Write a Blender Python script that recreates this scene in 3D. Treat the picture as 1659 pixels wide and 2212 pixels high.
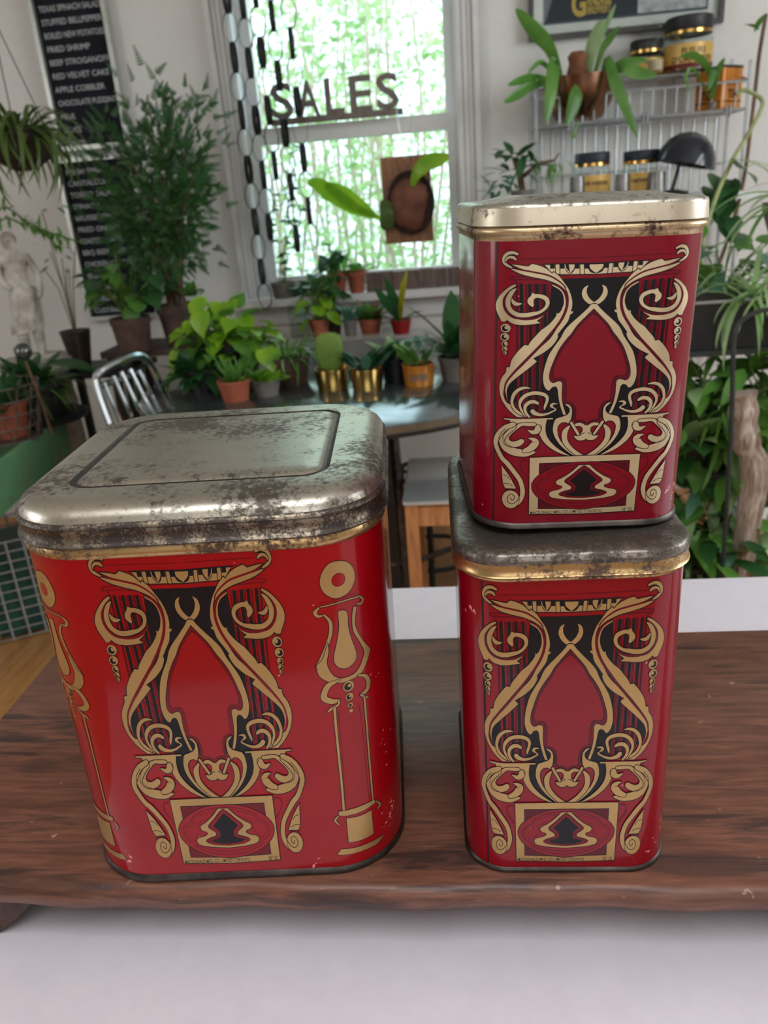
import bpy, bmesh, math, random, json
from mathutils import Vector, Matrix, Euler
from mathutils.geometry import tessellate_polygon
random.seed(7)
PI = math.pi
scene = bpy.context.scene
COL = scene.collection
for o in list(bpy.data.objects): bpy.data.objects.remove(o)

# ------------------------------------------------------------------ camera
# room frame: x along the back wall, y towards it, z up, z = 0 is the top of the wooden board
CAM_H, FPX, PITCH, ROLL, YAW = .42, 1680.0, math.radians(22.0), math.radians(4.6), math.radians(6.0)
def ray(px, py):
    X = (px - 829.5) / FPX; Y = (1106 - py) / FPX
    cr, sr = math.cos(ROLL), math.sin(ROLL)
    a = X*cr + Y*sr; b = -X*sr + Y*cr
    c, s = math.cos(PITCH), math.sin(PITCH)
    x, y = a, c + b*s
    cy, sy = math.cos(YAW), math.sin(YAW)
    return Vector((x*cy - y*sy, x*sy + y*cy, -s + b*c))
def at(px, py, y):
    r = ray(px, py); return r*(y/r.y) + Vector((0, 0, CAM_H))
def onz(px, py, z):
    r = ray(px, py); return r*((z-CAM_H)/r.z) + Vector((0, 0, CAM_H))
cd = bpy.data.cameras.new('camera'); cam = bpy.data.objects.new('camera', cd); COL.objects.link(cam)
fw = ray(829.5, 1106).normalized(); rt = (ray(829.5+1680, 1106) - ray(829.5, 1106)).normalized(); up = rt.cross(fw)
cam.matrix_world = Matrix(((rt.x, up.x, -fw.x, 0), (rt.y, up.y, -fw.y, 0), (rt.z, up.z, -fw.z, CAM_H), (0, 0, 0, 1)))
cd.sensor_fit = 'HORIZONTAL'; cd.sensor_width = 36; cd.lens = 36*FPX/1659; cd.clip_start = .01
cd.dof.use_dof = True; cd.dof.focus_distance = .47; cd.dof.aperture_fstop = 15.0
scene.camera = cam

# ------------------------------------------------------------------ world, lights, exposure
scene.view_settings.view_transform = 'Standard'; scene.view_settings.look = 'None'
scene.view_settings.gamma = 1; scene.view_settings.use_curve_mapping = False
scene.view_settings.exposure = -0.04
cy_ = scene.cycles; cy_.max_bounces = 5; cy_.diffuse_bounces = 3; cy_.glossy_bounces = 3; cy_.transmission_bounces = 3; cy_.transparent_max_bounces = 8; cy_.use_adaptive_sampling = True; cy_.adaptive_threshold = .05; cy_.caustics_reflective = False; cy_.caustics_refractive = False
W = bpy.data.worlds.new('sky'); scene.world = W; W.use_nodes = True
bg = W.node_tree.nodes['Background']; bg.inputs[0].default_value = (.70, .87, 1, 1); bg.inputs[1].default_value = 4.0
def area(name, loc, look, sx, sy, power, col=(1, 1, 1)):
    l = bpy.data.lights.new(name, 'AREA'); l.shape = 'RECTANGLE'; l.size = sx; l.size_y = sy; l.energy = power; l.color = col
    o = bpy.data.objects.new(name, l); COL.objects.link(o); o.location = loc
    o.rotation_euler = (Vector(look) - Vector(loc)).to_track_quat('-Z', 'Y').to_euler(); return o
# daylight of the windows in the walls the camera does not see
area('window_light_behind', (.5, -2.6, .95), (.1, .6, .1), 2.2, 1.2, 16, (.98, .98, 1))
area('window_light_right', (2.4, 1.1, .75), (.2, 1.3, 0), 1.5, 1.4, 54, (.90, .96, 1))
area('window_light_left', (-3.1, .2, .85), (0, 1.2, .1), 1.4, 1.3, 26, (.96, .98, 1))
area('overhead_fill', (.1, -.35, 1.74), (.1, -.1, 0), 1.5, 1.5, 32, (.97, .98, 1))  # unseen overhead area light, added to brighten the table and lids
sl = bpy.data.lights.new('sun', 'SUN'); sl.energy = 3.0; sl.angle = math.radians(30); sl.color = (1, .98, .94)
so = bpy.data.objects.new('sun', sl); COL.objects.link(so); so.rotation_euler = (math.radians(38), math.radians(25), 0)

# ------------------------------------------------------------------ helpers
def lin(c):
    return tuple(((v/12.92) if v <= .04045 else ((v+.055)/1.055)**2.4) for v in (x/255 for x in c))
MATS = {}
def nodes_of(name):
    m = bpy.data.materials.new(name); m.use_nodes = True; n = m.node_tree.nodes; l = m.node_tree.links
    MATS[name] = m
    return m, n, l, n['Principled BSDF']
def ramp(n, stops, interp='LINEAR'):
    r = n.new('ShaderNodeValToRGB'); r.color_ramp.interpolation = interp
    e = r.color_ramp.elements
    e[0].position = stops[0][0]; e[0].color = (*stops[0][1], 1)
    e[1].position = stops[-1][0]; e[1].color = (*stops[-1][1], 1)
    for p, c in stops[1:-1]:
        x = e.new(p); x.color = (*c, 1)
    return r
def pmat(name, c1, c2=None, scale=30, rough=.5, metal=0, bump=0, stretch=(1, 1, 1), coat=0, trans=0, ior=1.45, alpha=1, detail=4, spec=.5):
    """two-tone noise material; colours are sRGB 0-255"""
    if name in MATS: return MATS[name]
    m, n, l, b = nodes_of(name)
    c2 = c2 or tuple(x*.95 for x in c1)
    tc = n.new('ShaderNodeTexCoord'); mp = n.new('ShaderNodeMapping'); mp.inputs['Scale'].default_value = stretch
    nz = n.new('ShaderNodeTexNoise'); nz.inputs['Scale'].default_value = scale; nz.inputs['Detail'].default_value = detail
    l.new(tc.outputs['Object'], mp.inputs[0]); l.new(mp.outputs[0], nz.inputs[0])
    r = ramp(n, [(.3, lin(c2)), (.7, lin(c1))]); l.new(nz.outputs[0], r.inputs[0]); l.new(r.outputs[0], b.inputs['Base Color'])
    b.inputs['Roughness'].default_value = rough; b.inputs['Metallic'].default_value = metal
    b.inputs['Coat Weight'].default_value = coat; b.inputs['Coat Roughness'].default_value = .1
    b.inputs['Transmission Weight'].default_value = trans; b.inputs['IOR'].default_value = ior; b.inputs['Alpha'].default_value = alpha
    b.inputs['Specular IOR Level'].default_value = spec
    if bump:
        bp = n.new('ShaderNodeBump'); bp.inputs['Strength'].default_value = bump; bp.inputs['Distance'].default_value = .002
        l.new(nz.outputs[0], bp.inputs['Height']); l.new(bp.outputs[0], b.inputs['Normal'])
    return m
def leafmat(name, c1, c2, rough=.3, scale=12):
    if name in MATS: return MATS[name]
    m = pmat(name, c1, c2, scale, rough)
    n = m.node_tree.nodes; l = m.node_tree.links; b = n['Principled BSDF']
    t = n.new('ShaderNodeBsdfTranslucent'); mx = n.new('ShaderNodeMixShader'); mx.inputs[0].default_value = .35
    src = b.inputs['Base Color'].links[0].from_socket
    l.new(src, t.inputs[0]); out = n['Material Output']
    l.new(b.outputs[0], mx.inputs[1]); l.new(t.outputs[0], mx.inputs[2]); l.new(mx.outputs[0], out.inputs[0])
    return m

def thin_glass(name, tint, ior, rough=.02):
    m, n, l, b = nodes_of(name)
    t = n.new('ShaderNodeBsdfTransparent'); g = n.new('ShaderNodeBsdfGlossy'); fr = n.new('ShaderNodeFresnel'); mx = n.new('ShaderNodeMixShader'); nz = n.new('ShaderNodeTexNoise'); r = ramp(n, [(.3, tuple(x*.98 for x in tint)), (.7, tint)])
    nz.inputs['Scale'].default_value = 6; l.new(nz.outputs[0], r.inputs[0]); l.new(r.outputs[0], t.inputs[0])
    g.inputs['Roughness'].default_value = rough; fr.inputs['IOR'].default_value = ior
    ge = n.new('ShaderNodeNewGeometry'); iv = n.new('ShaderNodeMath'); iv.operation = 'SUBTRACT'; iv.inputs[0].default_value = 1; l.new(ge.outputs['Backfacing'], iv.inputs[1]); mu = n.new('ShaderNodeMath'); mu.operation = 'MULTIPLY'; l.new(fr.outputs[0], mu.inputs[0]); l.new(iv.outputs[0], mu.inputs[1])
    l.new(mu.outputs[0], mx.inputs[0]); l.new(t.outputs[0], mx.inputs[1]); l.new(g.outputs[0], mx.inputs[2]); l.new(mx.outputs[0], n['Material Output'].inputs[0])
    n.remove(b); return m
class MB:
    """collects shapes and links them as one mesh object"""
    def __init__(s): s.v = []; s.f = []
    def add(s, vs, fs):
        k = len(s.v); s.v += [tuple(v) for v in vs]; s.f += [tuple(i+k for i in f) for f in fs]; return s
    def box(s, c, d, rz=0, m=None):
        x, y, z = (q/2 for q in d); vs = [Vector((a*x, b*y, e*z)) for a in (-1, 1) for b in (-1, 1) for e in (-1, 1)]
        R = (m or Matrix.Rotation(rz, 3, 'Z')); c = Vector(c)
        return s.add([R@v + c for v in vs], [(0, 1, 3, 2), (4, 6, 7, 5), (0, 4, 5, 1), (2, 3, 7, 6), (0, 2, 6, 4), (1, 5, 7, 3)])
    def tube(s, pts, r, n=6, caps=True, closed=False):
        pts = [Vector(p) for p in pts]; rr = r if isinstance(r, (list, tuple)) else [r]*len(pts)
        k = len(s.v); N = len(pts); prev = None
        for i, p in enumerate(pts):
            if closed: d = pts[(i+1) % N] - pts[i-1]
            else: d = pts[min(i+1, N-1)] - pts[max(i-1, 0)]
            if d.length < 1e-9: d = Vector((0, 0, 1))
            d.normalize()
            if prev is None:
                a = d.orthogonal().normalized()
            else:
                a = prev - d*prev.dot(d); a = a.normalized() if a.length > 1e-6 else d.orthogonal().normalized()
            prev = a; b = d.cross(a)
            for j in range(n):
                t = 2*PI*j/n; s.v.append(tuple(p + (a*math.cos(t) + b*math.sin(t))*rr[i]))
        M = N if closed else N-1
        for i in range(M):
            for j in range(n):
                a0 = k+i*n; b0 = k+((i+1) % N)*n
                s.f.append((a0+j, a0+(j+1) % n, b0+(j+1) % n, b0+j))
        if caps and not closed:
            s.f.append(tuple(k+j for j in reversed(range(n)))); s.f.append(tuple(k+(N-1)*n+j for j in range(n)))
        return s
    def lathe(s, prof, c=(0, 0, 0), n=20, caps=True, sx=1, sy=1, open_top=False):
        k = len(s.v); c = Vector(c)
        for r, z in prof:
            for j in range(n):
                t = 2*PI*j/n; s.v.append((c.x + r*math.cos(t)*sx, c.y + r*math.sin(t)*sy, c.z + z))
        for i in range(len(prof)-1):
            for j in range(n):
                s.f.append((k+i*n+j, k+i*n+(j+1) % n, k+(i+1)*n+(j+1) % n, k+(i+1)*n+j))
        if caps:
            s.f.append(tuple(k+j for j in reversed(range(n))))
            if not open_top: s.f.append(tuple(k+(len(prof)-1)*n+j for j in range(n)))
        return s
    def ball(s, c, r, n=12, m=8, sc=(1, 1, 1)):
        prof = [(max(math.sin(PI*i/m), .002)*r, -math.cos(PI*i/m)*r) for i in range(m+1)]
        k = len(s.v); s.lathe(prof, (0, 0, 0), n)
        for i in range(k, len(s.v)):
            v = s.v[i]; s.v[i] = (v[0]*sc[0]+c[0], v[1]*sc[1]+c[1], v[2]*sc[2]+c[2])
        return s
    def xf(s, M):
        s.v = [tuple(M@Vector(v)) for v in s.v]; return s
    def mesh(s, name, mat, smooth=None):
        me = bpy.data.meshes.new(name); me.from_pydata(s.v, [], s.f); me.materials.append(mat)
        if smooth is not None:
            me.shade_smooth(); me.set_sharp_from_angle(angle=math.radians(smooth))
        return me
    def build(s, name, mat, parent=None, smooth=35, loc=None, M=None):
        o = bpy.data.objects.new(name, s.mesh(name, mat, smooth)); COL.objects.link(o)
        if parent is not None: o.parent = parent
        if M is not None: o.matrix_local = M
        if loc is not None: o.location = loc
        return o
def tag(o, label, cat, group=None, kind=None):
    if label: o['label'] = label
    if cat: o['category'] = cat
    if group: o['group'] = group
    if kind: o['kind'] = kind
    return o
def thing(name, label, cat, loc=(0, 0, 0), rz=0, group=None):
    o = bpy.data.objects.new(name, None); COL.objects.link(o); o.location = loc; o.rotation_euler = (0, 0, rz); o.empty_display_size = .05
    return tag(o, label, cat, group)
def struct(o):
    o['kind'] = 'structure'; return o
def inst(name, me, parent, M):
    o = bpy.data.objects.new(name, me); COL.objects.link(o); o.parent = parent; o.matrix_local = M; return o
def text2d(s, size=1.0, bold=0.0, width=None, align='LEFT'):
    """flat lettering as (verts2d, faces), optionally squeezed to a width"""
    cu = bpy.data.curves.new('lettering', 'FONT'); cu.body = s; cu.size = size; cu.offset = bold; cu.align_x = align; cu.resolution_u = 3
    o = bpy.data.objects.new('lettering', cu); me = o.to_mesh()
    vs = [(v.co.x, v.co.y) for v in me.vertices]; fs = [tuple(p.vertices) for p in me.polygons]
    o.to_mesh_clear(); bpy.data.objects.remove(o); bpy.data.curves.remove(cu)
    if width and vs:
        x0 = min(v[0] for v in vs); x1 = max(v[0] for v in vs); k = width/max(x1-x0, 1e-6)
        vs = [((v[0]-x0)*k, v[1]) for v in vs]
    return vs, fs

# ------------------------------------------------------------------ materials of the foreground
def worn(name, base, c_dark, amount, rough, metal, scale, chip=None, chip_amt=0, streak=(1, 1, 1), rough_dark=.6, bump=.15):
    m, n, l, b = nodes_of(name)
    tc = n.new('ShaderNodeTexCoord'); mp = n.new('ShaderNodeMapping'); mp.inputs['Scale'].default_value = streak; l.new(tc.outputs['Object'], mp.inputs[0])
    big = n.new('ShaderNodeTexNoise'); big.inputs['Scale'].default_value = scale; big.inputs['Detail'].default_value = 8; big.inputs['Roughness'].default_value = .7
    fine = n.new('ShaderNodeTexNoise'); fine.inputs['Scale'].default_value = scale*14; fine.inputs['Detail'].default_value = 5; fine.inputs['Roughness'].default_value = .7
    for q in (big, fine): l.new(mp.outputs[0], q.inputs[0])
    ad = n.new('ShaderNodeMath'); ad.operation = 'MULTIPLY_ADD'; ad.inputs[1].default_value = .55; l.new(fine.outputs[0], ad.inputs[0])
    sc = n.new('ShaderNodeMath'); sc.operation = 'MULTIPLY'; sc.inputs[1].default_value = .75; l.new(big.outputs[0], sc.inputs[0]); l.new(sc.outputs[0], ad.inputs[2])
    msk = ramp(n, [(amount-.05, (1, 1, 1)), (amount+.06, (0, 0, 0))]); l.new(ad.outputs[0], msk.inputs[0])
    cvar = ramp(n, [(.3, tuple(x*.8 for x in lin(base))), (.7, lin(base))]); l.new(big.outputs[0], cvar.inputs[0])
    mix = n.new('ShaderNodeMix'); mix.data_type = 'RGBA'; l.new(msk.outputs[0], mix.inputs[0]); l.new(cvar.outputs[0], mix.inputs[6]); mix.inputs[7].default_value = (*lin(c_dark), 1)
    col = mix.outputs[2]
    if chip:
        cn = n.new('ShaderNodeTexNoise'); cn.inputs['Scale'].default_value = 260; cn.inputs['Detail'].default_value = 3; l.new(tc.outputs['Object'], cn.inputs[0])
        wn = n.new('ShaderNodeTexNoise'); wn.inputs['Scale'].default_value = 34; wn.inputs['Detail'].default_value = 3; l.new(tc.outputs['Object'], wn.inputs[0])
        mu = n.new('ShaderNodeMath'); mu.operation = 'MULTIPLY'; l.new(cn.outputs[0], mu.inputs[0]); l.new(wn.outputs[0], mu.inputs[1])
        cr = ramp(n, [(chip_amt, (0, 0, 0)), (chip_amt+.012, (1, 1, 1))]); l.new(mu.outputs[0], cr.inputs[0])
        m2 = n.new('ShaderNodeMix'); m2.data_type = 'RGBA'; l.new(cr.outputs[0], m2.inputs[0]); l.new(col, m2.inputs[6]); m2.inputs[7].default_value = (*lin(chip), 1)
        col = m2.outputs[2]
    l.new(col, b.inputs['Base Color'])
    rr = n.new('ShaderNodeMapRange'); rr.inputs[3].default_value = rough; rr.inputs[4].default_value = rough_dark; l.new(msk.outputs[0], rr.inputs[0]); l.new(rr.outputs[0], b.inputs['Roughness'])
    mm = n.new('ShaderNodeMapRange'); mm.inputs[3].default_value = metal; mm.inputs[4].default_value = metal*.55; l.new(msk.outputs[0], mm.inputs[0]); l.new(mm.outputs[0], b.inputs['Metallic'])
    bp = n.new('ShaderNodeBump'); bp.inputs['Strength'].default_value = bump; bp.inputs['Distance'].default_value = .0006; l.new(ad.outputs[0], bp.inputs['Height']); l.new(bp.outputs[0], b.inputs['Normal'])
    return m
def paint(name, c, c2):
    m = worn(name, c, c2, .30, .34, 0, 9, chip=(225, 150, 150), chip_amt=.43, rough_dark=.34, bump=.03)
    b = m.node_tree.nodes['Principled BSDF']; b.inputs['Coat Weight'].default_value = .75; b.inputs['Coat Roughness'].default_value = .10; b.inputs['Coat IOR'].default_value = 1.45; b.inputs['Specular IOR Level'].default_value = .12
    return m

# ------------------------------------------------------------------ the three tins
NC = 12
class Prism:
    def __init__(s, w, d, r): s.w, s.d, s.r = w, d, r
    def ring(s, out=0, z=0, sub=6):
        w, d, r = s.w/2+out, s.d/2+out, max(s.r+out, .001); cy = s.d/2; p = []
        for cx, cyy, a0 in ((1, -1, -PI/2), (1, 1, 0), (-1, 1, PI/2), (-1, -1, PI)):
            for i in range(NC+1):
                a = a0 + PI/2*i/NC
                p.append(((w-r)*cx + r*math.cos(a), cy + (d-r)*cyy + r*math.sin(a), z))
        return p
    def peri(s, u, out=0):
        """point and normal at distance u along the front, positive to the right"""
        sg = 1 if u >= 0 else -1; a = abs(u); fl = s.w/2 - s.r; arc = s.r*PI/2
        if a <= fl: return a*sg, -out, (0, -1)
        if a <= fl+arc:
            t = (a-fl)/s.r; R = s.r+out
            # stay on the facet of the body's corner polygon
            k = min(int(t/(PI/2)*NC), NC-1); t0, t1 = k*PI/2/NC, (k+1)*PI/2/NC; q = (t-t0)/(t1-t0)
            x = fl + R*((1-q)*math.sin(t0)+q*math.sin(t1)); y = s.r - R*((1-q)*math.cos(t0)+q*math.cos(t1))
            return x*sg, y, (math.sin(t)*sg, -math.cos(t))
        return (s.w/2+out)*sg, s.r+a-fl-arc, (sg, 0)
    def cuts(s):
        fl = s.w/2-s.r; arc = s.r*PI/2
        return [sg*(fl+arc*i/NC) for sg in (-1, 1) for i in range(NC+1)]
def loft(mb, P, rows, cap0=False, cap1=False):
    k = len(mb.v); n = 4*(NC+1)
    for z, out in rows: mb.v += P.ring(out, z)
    for i in range(len(rows)-1):
        for j in range(n): mb.f.append((k+i*n+j, k+i*n+(j+1) % n, k+(i+1)*n+(j+1) % n, k+(i+1)*n+j))
    if cap0: mb.f.append(tuple(k+j for j in reversed(range(n))))
    if cap1: mb.f.append(tuple(k+(len(rows)-1)*n+j for j in range(n)))
    return mb
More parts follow.
